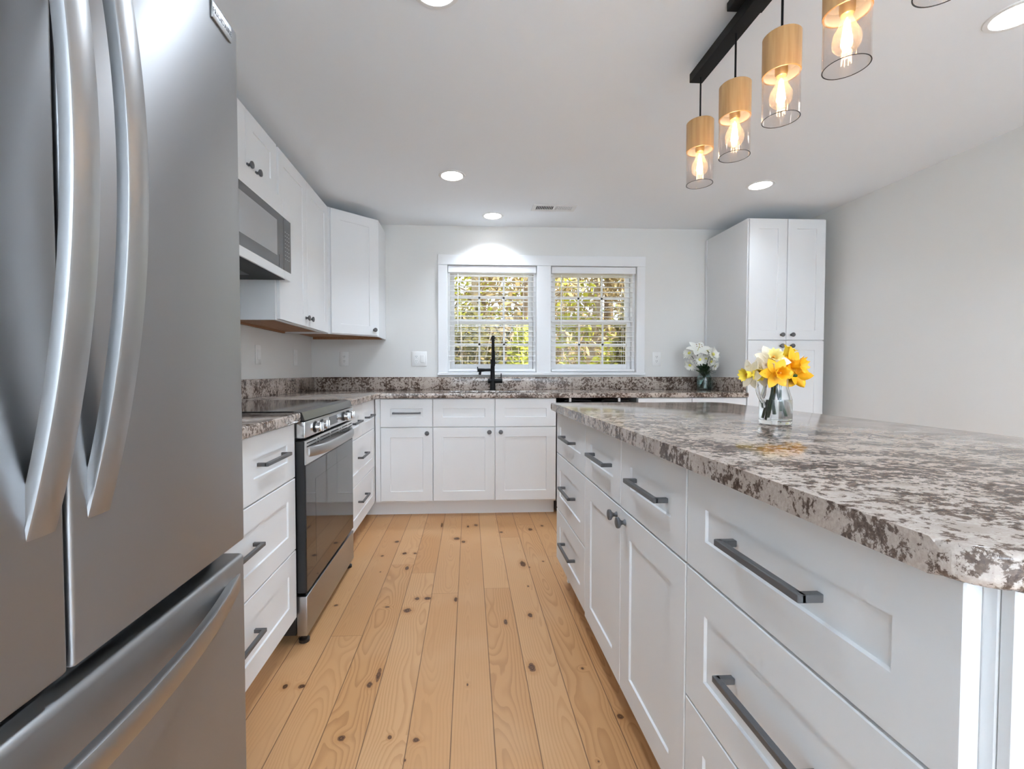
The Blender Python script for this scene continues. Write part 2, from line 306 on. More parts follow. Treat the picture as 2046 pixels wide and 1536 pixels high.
def front(name, fr, u0, u1, v0, v1, parent, **k): return shaker(MB(), fr, u0+GAP, u1-GAP, v0+GAP, v1-GAP, **k).build(name, 'cab', parent, smooth=False)
def pull(fr, u, v, parent, L=.203, w=-.0055):
    mb = MB(); s = .0058; d = .030
    fbox(mb, fr, u-L/2, u+L/2, v-s, v+s, d-2*s, d, .001)
    for q in (-1, 1):
        a, b = (u-L/2, u-L/2+2*s) if q < 0 else (u+L/2-2*s, u+L/2)
        fbox(mb, fr, a, b, v-s, v+s, w, d-s, .001)
    return mb.build('bar_pull', 'gun', parent)
def knob(fr, u, v, parent):
    p = [(0, 0), (.0095, 0), (.0095, .0015), (.0062, .005), (.0058, .010), (.010, .0155), (.0155, .0185), (.0165, .0225), (.0155, .026), (.012, .0275), (0, .028)]
    return MB().lathe(p, fr(u, v, 0), fr.n, 20).build('knob', 'gun', parent, angle=50)
# ------------------------------------------------------------------ room shell
XL, XR, YB, YR, ZC = -1.30, 2.86, 3.965, -5.5, 2.327
struct(MB().box(XL-.12, XR+.12, -.6, YB+.14, -.12, 0).build('floor', 'pine', smooth=False))
struct(MB().box(XL-.12, XR+.12, YR-.12, -.601, -.12, 0).build('floor_added_carpet', 'bounce_carpet', smooth=False))  # unseen pale carpet, added to bounce neutral light upward
struct(MB().box(XL-.12, XR+.12, YR-.12, YB+.14, ZC, ZC+.15).build('ceiling', 'ceil', smooth=False))
struct(MB().box(XL-.12, XL, YR, YB, 0, ZC).build('wall_left', 'wall', smooth=False))
struct(MB().box(XR, XR+.12, YR, YB, 0, ZC).build('wall_right', 'wall', smooth=False))
W1, W2, WZ = (-.139, .638), (.761, 1.522), (1.064, 1.990)
b = MB(); y0, y1 = YB, YB+.14
b.box(XL-.12, XR+.12, y0, y1, 0, WZ[0]).box(XL-.12, XR+.12, y0, y1, WZ[1], ZC).box(XL-.12, W1[0], y0, y1, *WZ).box(W1[1], W2[0], y0, y1, *WZ).box(W2[1], XR+.12, y0, y1, *WZ)
struct(b.build('wall_back', 'wall', smooth=False))
b = MB().box(XL-.12, -.52, YR-.12, YR, 0, ZC).box(2.52, XR+.12, YR-.12, YR, 0, ZC).box(-.52, 2.52, YR-.12, YR, 2.16, ZC).box(-.52, 2.52, YR-.12, YR, 0, .06)
struct(b.build('wall_rear', 'wall', smooth=False))  # unseen end wall, set far back to even out the light
d3 = struct(MB().box(-.52, -.45, YR-.1, YR-.02, .06, 2.16).box(2.45, 2.52, YR-.1, YR-.02, .06, 2.16).box(-.45, 2.45, YR-.1, YR-.02, 2.08, 2.16).box(-.45, 2.45, YR-.1, YR-.02, .06, .14).box(.96, 1.04, YR-.1, YR-.02, .14, 2.08).build('added_glass_door', 'trim', smooth=False))  # unseen glass door, added to bring light into the room
MB().box(-.45, .96, YR-.062, YR-.058, .14, 2.08).build('glass_pane', 'pane', d3, smooth=False); MB().box(1.04, 2.45, YR-.062, YR-.058, .14, 2.08).build('glass_pane', 'pane', d3, smooth=False)
struct(MB().box(XR-.014, XR, YR, 3.35, 0, .11, .003).build('baseboard_right', 'trim', smooth=False))
# window casing
ci = YB-.018; b = MB()
b.box(-.22, 1.596, ci-.004, YB, 1.990, 2.077, .002).box(-.22, W1[0], ci, YB, 1.064, 1.990, .002).box(W2[1], 1.596, ci, YB, 1.064, 1.990, .002).box(W1[1], W2[0], ci, YB, 1.064, 1.990, .002)
b.box(-.225, 1.60, ci-.012, YB, 1.040, 1.064, .003)
struct(b.build('trim_1', 'trim', smooth=False))
def window(k, x0, x1):
    z0, z1 = WZ; e = .0
    fr = MB().box(x0, x0+.022, YB+.03, YB+.135, z0, z1).box(x1-.022, x1, YB+.03, YB+.135, z0, z1).box(x0+.022, x1-.022, YB+.03, YB+.135, z1-.022, z1).box(x0+.022, x1-.022, YB+.03, YB+.135, z0, z0+.026)
    w = struct(fr.build('window_%d' % k, 'trim', smooth=False)); zm = 1.512
    def sash(name, a, b_, c, d, y):
        s = .036; q = MB().box(a, a+s, y, y+.03, c, d, .002).box(b_-s, b_, y, y+.03, c, d, .002).box(a+s, b_-s, y, y+.03, d-s, d, .002).box(a+s, b_-s, y, y+.03, c, c+s*1.25, .002)
        for f in (1/3, 2/3): xx = a+s+(b_-a-2*s)*f; q.box(xx-.0085, xx+.0085, y+.011, y+.019, c+s, d-s)
        zz = (c+d)/2; q.box(a+s, b_-s, y+.011, y+.019, zz-.0085, zz+.0085)
        o = q.build(name, 'trim', w, smooth=False); MB().box(a+s-.004, b_-s+.004, y+.0215, y+.0245, c+s-.004, d-s+.004).build('glass_pane', 'pane', o, smooth=False)
    sash('lower_sash', x0+.024, x1-.024, z0+.028, zm+.022, YB+.068); sash('upper_sash', x0+.024, x1-.024, zm-.02, z1-.024, YB+.101)
    t = thing('window_blind', 'white slatted blind in the %s window%s' % (('left', ' behind the black faucet') if k == 1 else ('right', ', nearer the white flowers')), 'blind', ((x0+x1)/2, YB+.0, z0), 'blinds over the sink')
    a, c = x0+.006, x1-.006
    MB().box(a, c, YB-.006, YB+.052, z1-.062, z1-.004, .003).build('headrail', 'blind', t)
    s = MB(); z = z1-.088
    while z > z0+.055:
        s.mesh([(a+.004, YB+.000, z-.0024), (c-.004, YB+.000, z-.0024), (c-.004, YB+.025, z+.0014), (a+.004, YB+.025, z+.0014), (c-.004, YB+.05, z-.0010), (a+.004, YB+.05, z-.0010)]+[(a+.004, YB+.000, z+.0006), (c-.004, YB+.000, z+.0006), (c-.004, YB+.025, z+.0044), (a+.004, YB+.025, z+.0044), (c-.004, YB+.05, z+.002), (a+.004, YB+.05, z+.002)],
               [[0, 3, 2, 1], [3, 5, 4, 2], [6, 7, 8, 9], [9, 8, 10, 11], [0, 1, 7, 6], [5, 11, 10, 4], [0, 6, 9, 3], [3, 9, 11, 5], [1, 2, 8, 7], [2, 4, 10, 8]]); z -= .0435
    s.build('slats', 'blind', t)
    MB().box(a+.003, c-.003, YB-.001, YB+.051, z0+.008, z0+.030, .003).build('bottom_rail', 'blind', t)
    for f in (.14, .86):
        xx = a+(c-a)*f
        for yy in (YB-.0015, YB+.0515): MB().tube([(xx, yy, z1-.06), (xx, yy, z0+.02)], .0011, 5).build('ladder_cord', 'blind', t)
    MB().tube([(a+.084, YB-.012, z1-.075), (a+.084, YB-.014, z0+.35)], .004, 8).build('tilt_wand', 'plate', t)
window(1, *W1); window(2, *W2)
# ------------------------------------------------------------------ base cabinets
XB, YBF = -.647, 3.3387           # outer faces of the drawer fronts, left run and back run
ZT, Z1, Z2, ZD = .873, .663, .384, .117
ZTOP = .9123; ZS = .8765          # granite top and underside
LF = Fr((XB, 0), (0, 1)); BF = Fr((0, YBF), (1, 0))
def carcass_left(t, y0, y1): MB().box(XL+.003, XB-.0175, y0, y1, .105, ZS-.001, .001).build('carcass', 'cab', t, smooth=False); MB().box(XL+.06, XB-.085, y0+.002, y1-.002, 0, .105).build('toe_kick', 'cab', t, smooth=False)
t = thing('drawer_cabinet', 'white base cabinet with stacked drawers between the refrigerator and the range', 'cabinet', (-.97, 1.44, 0))
carcass_left(t, 1.016, 1.772)
front('drawer', LF, 1.016, 1.353, Z1, ZT, t); pull(LF, 1.5625, .775, front('drawer', LF, 1.353, 1.772, Z1, ZT, t))
for (a, c, z) in ((Z2, Z1, .534), (ZD, Z2, .262)): pull(LF, 1.335, z, front('drawer', LF, 1.016, 1.772, a, c, t))
t = thing('drawer_cabinet', 'white base cabinet with four drawers between the range and the inside corner', 'cabinet', (-.97, 2.94, 0))
carcass_left(t, 2.543, YBF-.01)
ym = 2.93
for a, c in ((2.545, ym), (ym, 3.318)): pull(LF, (a+c)/2, (Z1+ZT)/2, front('drawer', LF, a, c, Z1, ZT, t))
for (a, c, z) in ((Z2, Z1, .538), (ZD, Z2, .265)): pull(LF, 2.925, z, front('drawer', LF, 2.545, 3.318, a, c, t))
fbox(MB(), LF, 3.32, 3.36, ZD, ZT, -.04, -.004).build('filler_strip', 'cab', t, smooth=False)
BX = [-.6083, -.2268, .6861, 1.297, 2.1389]
def carcass_back(t, x0, x1):
    MB().box(x0, x1, YBF+.0175, YB-.003, .105, ZS-.001, .001).build('carcass', 'cab', t, smooth=False); MB().box(x0 if x0 > -.6 else -.7305, x1, YBF+.08, YB-.06, 0, .105).build('toe_kick', 'cab', t, smooth=False)
t = thing('base_cabinet', 'narrow white base cabinet in the corner, one drawer above one door', 'cabinet', (-.42, 3.64, 0))
carcass_back(t, -.645, BX[1])
fbox(MB(), BF, -.644, BX[0]-.001, ZD, ZT, -.03, -.003).build('filler_strip', 'cab', t, smooth=False)
pull(BF, -.416, .769, front('drawer', BF, BX[0], BX[1], Z1, ZT, t)); knob(BF, -.268, .621, front('door', BF, BX[0], BX[1], ZD, Z1, t))
t = thing('sink_cabinet', 'white two-door sink cabinet under the black faucet', 'cabinet', (.23, 3.64, 0))
MB().box(BX[1]+.001, BX[1]+.019, YBF+.0175, YB-.003, .105, ZS-.001).box(BX[2]-.019, BX[2], YBF+.0175, YB-.003, .105, ZS-.001).box(BX[1]+.019, BX[2]-.019, YBF+.0175, YB-.003, .105, .123).box(BX[1]+.019, BX[2]-.019, YBF+.0175, YBF+.04, .123, ZS-.001).box(BX[1]+.019, BX[2]-.019, YB-.016, YB-.003, .123, ZS-.001).build('carcass', 'cab', t, smooth=False)
MB().box(BX[1]+.001, BX[2]-.001, YBF+.08, YB-.06, 0, .105).build('toe_kick', 'cab', t, smooth=False)
xm = (BX[1]+BX[2])/2
for a, c, kx in ((BX[1], xm, xm-.042), (xm, BX[2], xm+.042)):
    front('false_drawer_front', BF, a, c, Z1, ZT, t); knob(BF, kx, .627, front('door', BF, a, c, ZD, Z1, t))
t = thing('base_cabinet', 'white two-door base cabinet between the dishwasher and the pantry', 'cabinet', (1.72, 3.64, 0))
carcass_back(t, BX[3]+.003, 2.138); xm2 = 1.716
for a, c, kx in ((BX[3]+.004, xm2, xm2-.042), (xm2, 2.138, xm2+.042)): front('drawer', BF, a, c, Z1, ZT, t); knob(BF, kx, .627, front('door', BF, a, c, ZD, Z1, t))
# dishwasher
t = thing('dishwasher', 'steel dishwasher with black top edge set between the back base cabinets', 'dishwasher', (.99, 3.64, 0))
dx0, dx1 = BX[2]+.006, BX[3]-.004
MB().box(dx0, dx1, YBF+.03, YB-.04, .02, .842).build('body', 'black', t, smooth=False)
MB().box(dx0, dx1, YBF-.004, YBF+.03, .10, .832, .004, 2).build('door', 'steel_y', t)
b = MB().box(dx0+.006, dx1-.006, YBF+.001, YBF+.029, .832, .845, .003)
for x in (dx0+.06, dx1-.26): b.tube([(x, YBF+.02, .852), (x+.03, YBF+.018, .860), (x+.09, YBF+.02, .857), (x+.20, YBF+.02, .851)], .006, 6)
b.build('control_strip', 'black', t)
for x in (dx0+.10, dx1-.13): MB().box(x-.008, x+.008, YBF+.006, YBF+.028, .845, .8755, .001).build('mounting_bracket', 'plate', t, smooth=False)
# ------------------------------------------------------------------ granite
CF = YBF-.024; CL = XB+.024       # counter front edges
def slab(name, pts, z0, z1, bev, label, cat, holes=None):
    b = MB().prism(pts, z0, z1, bev, 3); return tag(b.build(name, 'granite', angle=50), label, cat)
slab('countertop', [(XL+.002, 1.05), (CL, 1.05), (CL, 1.772), (XL+.002, 1.772)], ZS, ZTOP, .006, 'small granite countertop between the refrigerator and the range', 'countertop')
SX0, SX1, SY0, SY1 = -.12, .60, 3.40, 3.79
o = MB()
yb = YB-.002; xl = XL+.002
P0 = [(xl, 1.776), (-1.235, 1.776), (-1.235, 2.540), (CL, 2.540), (CL, CF-.02), (CL+.006, CF-.006), (CL+.02, CF), (2.139, CF), (2.139, yb), (xl, yb)]
def ring_with_hole(mb, outer, hole, z0, z1, bev):
    bm = mb.bm; ov = [bm.verts.new((x, y, z1)) for x, y in outer]; hv = [bm.verts.new((x, y, z1)) for x, y in hole]
    es = [bm.edges.new((ov[i], ov[(i+1) % len(ov)])) for i in range(len(ov))]+[bm.edges.new((hv[i], hv[(i+1) % len(hv)])) for i in range(len(hv))]
    r = bmesh.ops.triangle_fill(bm, use_beauty=True, edges=es); fs = [f for f in r['geom'] if isinstance(f, bmesh.types.BMFace)]
    ex = bmesh.ops.extrude_face_region(bm, geom=fs); vv = [v for v in ex['geom'] if isinstance(v, bmesh.types.BMVert)]
    for v in vv: v.co.z = z0
    bmesh.ops.recalc_face_normals(bm, faces=bm.faces)
    bmesh.ops.dissolve_limit(bm, angle_limit=.01, verts=bm.verts, edges=bm.edges)
    ed = [e for e in bm.edges if abs(e.verts[0].co.z-e.verts[1].co.z) < 1e-5 and len(e.link_faces) == 2 and e.calc_face_angle(0) > .5]
    bmesh.ops.bevel(bm, geom=ed, offset=bev, segments=3, affect='EDGES', profile=.5)
ring_with_hole(o, P0, [(SX0, SY0), (SX1, SY0), (SX1, SY1), (SX0, SY1)], ZS, ZTOP, .005)
tag(o.build('countertop', 'granite', angle=50), 'long L-shaped granite countertop along the window wall, around the sink', 'countertop')
ZSP = 1.025
slab('backsplash', [(XL+.026, YB-.026), (2.112, YB-.026), (2.112, YB-.002), (XL+.026, YB-.002)], ZTOP, ZSP, .003, 'low granite backsplash along the wall under the windows', 'backsplash')
slab('backsplash', [(XL+.002, 1.06), (XL+.025, 1.06), (XL+.025, YB-.002), (XL+.002, YB-.002)], ZTOP, ZSP, .003, 'low granite backsplash along the wall behind the range', 'backsplash')
slab('backsplash', [(2.1145, CF+.03), (2.138, CF+.03), (2.138, YB-.002), (2.1145, YB-.002)], ZTOP, ZSP, .003, 'short granite side splash against the tall pantry cabinet', 'backsplash')
# sink and faucet
t = thing('sink', 'undermount steel sink basin below the windows', 'sink', (.24, 3.6, .70))
b = MB(); a0, a1, c0, c1 = SX0+.004, SX1-.004, SY0+.004, SY1-.004; zb = .70
L = [((a0-.012, a1+.012, c0-.012, c1+.012), ZS-.001), ((a0, a1, c0, c1), ZS-.001), ((a0+.01, a1-.01, c0+.01, c1-.01), zb+.01), ((a0+.02, a1-.02, c0+.02, c1-.02), zb)]
vs = []
for (p, q, r, s_), z in L: vs += [(p, r, z), (q, r, z), (q, s_, z), (p, s_, z)]
b.mesh(vs, [[12, 13, 14, 15]]+[[k*4+i, k*4+(i+1) % 4, k*4+4+(i+1) % 4, k*4+4+i] for k in range(3) for i in range(4)]); b.build('basin', 'sink', t, norm=False)
MB().lathe([(0, .001), (.03, .001), (.042, .002), (.044, 0)], (.24, 3.6, zb), (0, 0, 1)).build('drain', 'steel_bright', t)
FX, FY = .246, 3.865
t = thing('faucet', 'tall matte black spring faucet standing behind the sink', 'faucet', (FX, FY, ZTOP))
MB().lathe([(0, 0), (.027, 0), (.027, .006), (.024, .012), (.023, .075), (.019, .10), (.0175, .20), (.0165, .245), (0, .245)], (FX, FY, ZTOP), (0, 0, 1), 24).build('body', 'matte', t)
MB().lathe([(0, 0), (.019, 0), (.019, .038), (0, .038)], (FX, FY, ZTOP+.225)).build('collar', 'matte', t)
b = MB().cyl((FX-.040, FY, .992), .020, .122, (1, 0, 0)); b.build('valve', 'matte', t)
MB().tube([(FX+.072, FY, 1.0), (FX+.072, FY, 1.02), (FX+.0725, FY, 1.055)], [.0048, .0048, .0038], 10).build('lever', 'matte', t)
# docking arm with the spray head, swung over to the left
MB().tube([(FX-.005, FY, 1.086), (FX-.06, FY-.008, 1.0855), (FX-.128, FY-.018, 1.084)], [.0115, .0115, .0155], 14).tube([(FX-.128, FY-.018, 1.09), (FX-.128, FY-.018, 1.112)], .0042, 8).build('docking_arm', 'matte', t)
MB().tube([(FX-.105, FY-.015, 1.075), (FX-.110, FY-.018, 1.045)], [.0105, .0115], 12).build('spout', 'matte', t)
hose = [(FX, FY-.0, ZTOP+.24), (FX, FY, 1.24), (FX, FY-.002, 1.30), (FX, FY-.02, 1.345), (FX, FY-.055, 1.362), (FX, FY-.09, 1.345), (FX, FY-.105, 1.30), (FX, FY-.108, 1.24)]
MB().tube(hose, .0085, 10).build('hose', 'matte', t)
MB().tube([(FX, FY-.108, 1.245), (FX, FY-.108, 1.21), (FX, FY-.107, 1.13), (FX, FY-.107, 1.115)], [.011, .014, .015, .012], 14).build('spray_head', 'matte', t)
def resample(pts, n):
    pts = [Vector(p) for p in pts]; d = [0]
    for p, q in zip(pts, pts[1:]): d.append(d[-1]+(q-p).length)
    out = []; i = 0
    for k in range(n):
        s = d[-1]*k/(n-1)
        while i < len(pts)-2 and d[i+1] < s: i += 1
        out.append(pts[i].lerp(pts[i+1], (s-d[i])/max(1e-9, d[i+1]-d[i])))
    return out
hp = resample(hose, 260); coil = []
for k, p in enumerate(hp):
    tg = (hp[min(k+1, 259)]-hp[max(k-1, 0)]).normalized(); s1 = Vector((1, 0, 0)); s2 = tg.cross(s1).normalized(); a = k/259*2*pi*26
    coil.append(p+.0125*(cos(a)*s1+sin(a)*s2))
MB().tube(coil, .0021, 6).build('spring', 'matte', t)
# ------------------------------------------------------------------ range
RY0, RY1, RX = 1.7792, 2.5345, -.6116; RF = Fr((RX, 0), (0, 1))
t = thing('range', 'stainless steel slide-in electric range with black glass oven door', 'range', (-.95, 2.157, 0))
b = MB().box(-1.228, -.655, RY0+.002, RY1-.002, .04, .900)
for x in (-.70, -.73, -.76): b.box(x-.006, x+.006, RY0+.0, RY0+.004, .07, .5)
b.build('body', 'black', t, smooth=False)
MB().box(-1.230, -.652, RY0+.003, RY1-.003, .902, .9165, .002).build('cooktop', 'cooktop', t)
b = MB(); pr_ = [(-.66, .880), (RX-.001, .880), (RX-.012, .912), (-.66, .9175)]
b.sweep([[(x, y, z) for x, z in pr_] for y in (RY0+.003, RY1-.003)]); b.build('front_trim', 'steel_trim', t)
MB().box(-.66, RX, RY0, RY1, .812, .876, .003, 2).build('control_panel', 'steel_bright', t)
for y in (1.898, 1.985, 2.345, 2.432):
    k_ = MB().lathe([(0, 0), (.0235, 0), (.0235, .004), (.020, .005)], RF(y, .843), RF.n, 24).build('knob', 'black', t)
    q = MB().lathe([(.0175, .004), (.0195, .024), (.018, .026), (0, .026)], RF(y, .843), RF.n, 28); fbox(q, RF, y-.0055, y+.0055, .825, .861, .020, .036, .002, 2); q.build('dial', 'steel_bright', k_)
MB().box(RX-.0005, RX+.0012, 2.10, 2.235, .824, .864, .0004).build('display', 'ovenglass', t, smooth=False)
door = MB().box(-.652, RX-.001, RY0+.003, RY1-.003, .203, .802, .004).build('oven_door', 'black', t)
fbox(MB(), RF, RY0+.004, RY1-.004, .706, .801, -.030, .0, .002).build('vent_panel', 'steel_bright', door)
b = MB()
for zz, n0 in ((.790, 0), (.776, 1)):
    for a, c in ((1.80, 1.91), (1.932, 1.944), (1.968, 2.10), (2.125, 2.25), (2.275, 2.287), (2.31, 2.42), (2.44, 2.51)): fbox(b, RF, a, c, zz-.0022, zz+.0022, -.003, .0006)
for zz in (.787, .779, .771): b.box(-.645, -.622, RY0+.0025, RY0+.006, zz-.0016, zz+.0016)
b.build('vent_slots', 'slot', door, smooth=False)
fbox(MB(), RF, RY0+.006, RY1-.006, .208, .704, -.004, .0, .0015).build('glass_panel', 'ovenglass', door); fbox(MB(), RF, RY0+.12, RY1-.12, .285, .63, -.002, .0004).build('viewing_window', 'ovenwin', door, smooth=False)
secs = []
for i in range(25):
    f = i/24; y = RY0+.045+f*(RY1-RY0-.09); dx = .045*(1-abs(2*f-1)**5); z = .752; r0, r1 = .011, .021
    secs.append([(RX+dx-.006+r0*cos(a)*.9, y, z+r1*sin(a)) for a in [2*pi*k/14 for k in range(14)]])
MB().sweep(secs).build('handle', 'steel_v', door, angle=60)
MB().box(-.652, RX, RY0+.003, RY1-.003, .036, .192, .003, 2).build('storage_drawer', 'steel_y', t)
for y in (RY0+.035, RY1-.035):
    for x in (-.635, -1.15): MB().lathe([(0, 0), (.021, 0), (.021, .012), (.012, .018), (.012, .045), (0, .045)], (x, y, 0)).build('foot', 'black', t)
# ------------------------------------------------------------------ refrigerator
FRX = -.478; FF = Fr((FRX, 0), (0, 1)); FY0, FYM0, FYM1, FY1 = .13, .5655, .5715, 1.008
t = thing('refrigerator', 'stainless steel French-door refrigerator with bottom freezer and curved handles', 'refrigerator', (-.87, .57, 0))
MB().box(-1.262, -.556, FY0+.004, FY1-.004, .03, 1.765, .004).build('body', 'grey_panel', t)
MB().box(-.556, -.535, FY0+.02, FY1-.02, .09, 1.75).build('gasket', 'dark', t, smooth=False)
MB().box(-.60, -.50, FY0+.02, FY1-.02, .012, .075, .003).build('base_grille', 'dark', t)
for y in (FY0+.07, FY1-.07): MB().box(-.60, -.50, y-.045, y+.045, 1.766, 1.795, .006, 2).build('hinge_cover', 'grey_panel', t)
def bow(parent, a0, a1, b0, b1, f, mat, lit):
    """curved bar: a along its length, b0-b1 its width, f(out, b, a) to the world; lit = the crisp edge side"""
    secs = []; n = 56; ac = (a0+a1)/2; h = (a1-a0)/2; th = .017
    for i in range(n+1):
        a = a0+(a1-a0)*i/n; d = .060*(1-((a-ac)/h)**2)+.0012; xi = FRX+max(d-th, -.004); xo = FRX+d; m_ = (b0+b1)/2
        secs.append([f(*q, a) for q in ((xi, b0+.002), (xo-.0050, b0), (xo-.0015, b0+.0012), (xo-.0002, b0+.0035), (xo+.0004, m_), (xo-.0006, b1-.005), (xo-.004, b1), (xi, b1-.002))])
    return MB().sweep(secs).build('handle', mat, parent, angle=32)
def vhandle(p, y0, y1, z0, z1): return bow(p, z0, z1, y0, y1, lambda x, b, a: (x, b, a), 'steel_v', 1)
def hhandle(p, y0, y1, z0, z1): return bow(p, y0, y1, z0, z1, lambda x, b, a: (x, a, z0+z1-b), 'steel_y', 1)
dl = MB().box(-.548, FRX, FY0, FYM0, .704, 1.785, .006, 3).build('door', 'steel_h', t); vhandle(dl, .515, .556, .882, 1.768)
dr = MB().box(-.548, FRX, FYM1, FY1, .704, 1.785, .006, 3).build('door', 'steel_h', t); vhandle(dr, .597, .638, .882, 1.768)
MB().cyl((FRX+.002, .6005, .915), .0035, .002, (0, -1, .0), 12).build('screw_cap', 'black', dr)
fz = MB().box(-.548, FRX, FY0, FY1, .085, .676, .010, 4).build('freezer_drawer', 'steel_h', t); hhandle(fz, .155, .985, .600, .640)
pl = fbox(MB(), FF, .906, .978, 1.742, 1.774, .0, .0035, .0012, 2).build('nameplate', 'nameplate', t)
fc = bpy.data.curves.new('lettering', 'FONT'); fc.body = 'FRIGIDAIRE'; fc.size = .0138; fc.align_x = 'CENTER'; fc.align_y = 'CENTER'; fc.extrude = .0003
fo = bpy.data.objects.new('lettering_source', fc); COL.objects.link(fo); bpy.context.view_layer.update()
me = bpy.data.meshes.new_from_object(fo.evaluated_get(bpy.context.evaluated_depsgraph_get())); bpy.data.objects.remove(fo)
R4 = Matrix(((0, 0, 1, FRX+.0036), (1, 0, 0, .942), (0, 1, 0, 1.758), (0, 0, 0, 1))); me.transform(R4); me.transform(Matrix.Translation(-t.location)); me.materials.clear(); me.materials.append(M['ink'])
lo = bpy.data.objects.new('lettering', me); COL.objects.link(lo); lo.parent = pl
# ------------------------------------------------------------------ upper cabinets and microwave
XU = -.976; UF = Fr((XU, 0), (0, 1)); UZ0, UZ1 = 1.345, 2.258
def ubox(t, y0, y1, z0, z1, raw=True):
    x0, x1 = XL+.003, XU-.0175; th = .018
    b = MB().box(x0, x1, y0, y0+th, z0, z1).box(x0, x1, y1-th, y1, z0, z1).box(x0, x1, y0+th, y1-th, z1-th, z1).box(x0, x0+.006, y0+th, y1-th, z0+.012, z1-th).box(x1-th, x1, y0+th, y1-th, z0, z0+.03)
    b.build('carcass', 'cab', t, smooth=False)
    MB().box(x0+.006, x1-th, y0+th, y1-th, z0+.012, z0+.028).box(x0+.003, x0+.02, y0+th, y1-th, z0+.0005, z0+.012).build('bottom_panel', 'brown', t, smooth=False)
MWZ0, MWZ1 = 1.553, 1.968; MX = -.935
t = thing('wall_cabinet', 'short white wall cabinet with two doors directly above the microwave', 'cabinet', (-1.14, 2.12, 1.97))
ubox(t, 1.775, 2.462, 1.972, UZ1)
for a, c, ky in ((1.777, 2.12, 2.12-.046), (2.12, 2.462, 2.12+.04)): knob(UF, ky+.06, 2.005, front('door', UF, a, c, 1.974, UZ1, t))
t = thing('wall_cabinet', 'tall white two-door wall cabinet between the microwave and the corner cabinet', 'cabinet', (-1.14, 2.92, UZ0))
ubox(t, 2.466, 3.352, UZ0, UZ1)
for a, c, ky in ((2.482, 2.918, 2.918-.036), (2.918, 3.352, 2.918+.036)): knob(UF, ky, 1.403, front('door', UF, a, c, UZ0+.003, UZ1, t))
t = thing('corner_wall_cabinet', 'white angled wall cabinet in the corner left of the windows', 'cabinet', (-1.08, 3.72, UZ0))
ex, ey = -.668, 3.642; sx_, sy_ = XU-.003, 3.356; pts = [(XL+.003, sy_), (sx_, sy_), (ex, ey), (ex, YB-.003), (XL+.003, YB-.003)]
def inset(z0, z1, name, mat, grow=0.0): return MB().prism([(x, y) for x, y in pts], z0, z1).build(name, mat, t, smooth=False)
b = MB().prism(pts, UZ0+.03, UZ1)
b.box(XL+.003, sx_, sy_, sy_+.016, UZ0, UZ0+.03).box(ex-.016, ex, ey, YB-.003, UZ0, UZ0+.03); b.prism([(sx_, sy_), (ex, ey), (ex-.012, ey+.012), (sx_-.012, sy_+.012)], UZ0, UZ0+.03)
b.build('carcass', 'cab', t, smooth=False)
MB().prism([(XL+.004, sy_+.017), (sx_-.012, sy_+.017), (ex-.02, ey+.006), (ex-.02, YB-.004), (XL+.004, YB-.004)], UZ0+.022, UZ0+.0295).box(XL+.02, ex-.03, YB-.02, YB-.004, UZ0+.002, UZ0+.022).build('bottom_panel', 'brown', t, smooth=False)
du = Vector((ex-sx_, ey-sy_)); dn = du.normalized(); DF = Fr((sx_+dn.y*.0175, sy_-dn.x*.0175), (dn.x, dn.y)); dlen = du.length
knob(DF, dlen-.055, UZ0+.05, front('door', DF, .016, dlen-.018, UZ0+.004, UZ1-.004, t))
t = thing('microwave', 'stainless over-the-range microwave with smoked glass door above the cooktop', 'microwave', (-1.1, 2.155, MWZ0))
my0, my1, ms = 1.777, 2.462, 2.43; my1 = 2.534
MB().box(XL+.004, XU+.005, my0, 2.460, MWZ0+.012, MWZ1-.001, .002).build('body', 'grey_panel', t)
MB().box(XL+.004, MX-.004, my0+.004, my1-.06-.014, MWZ0-.0, MWZ0+.012).build('vent_underside', 'slot', t, smooth=False)
MF = Fr((MX, 0), (0, 1)); yd = 2.432
dd = fbox(MB(), MF, my0, yd-.0015, MWZ0+.002, MWZ1-.002, -.034, 0, .003).build('door', 'mwsteel', t)
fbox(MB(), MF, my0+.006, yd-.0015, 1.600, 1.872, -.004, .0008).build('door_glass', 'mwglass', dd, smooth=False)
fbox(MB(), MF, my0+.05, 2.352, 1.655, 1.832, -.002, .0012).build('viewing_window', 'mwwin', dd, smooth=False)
fbox(MB(), MF, 2.374, 2.378, 1.602, 1.665, 0, .002).build('door_grip', 'slot', dd, smooth=False)
cp = fbox(MB(), MF, yd+.0015, my1, MWZ0+.002, MWZ1-.002, -.034, 0, .003).build('control_panel', 'mwsteel', t)
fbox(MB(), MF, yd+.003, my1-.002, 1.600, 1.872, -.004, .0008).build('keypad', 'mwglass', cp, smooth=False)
b = MB()
for r_i in range(8):
    for c_i in range(3): fbox(b, MF, yd+.02+c_i*.024, yd+.031+c_i*.024, 1.66+r_i*.02, 1.663+r_i*.02, .0008, .0011)
b.build('keypad_print', 'keyink', cp, smooth=False)
for a, c in ((1.83, 1.99), (2.14, 2.32)): MB().box(-1.2, -1.06, a, c, MWZ0-.004, MWZ0+.001).build('grease_filter', 'grey_panel', t, smooth=False)
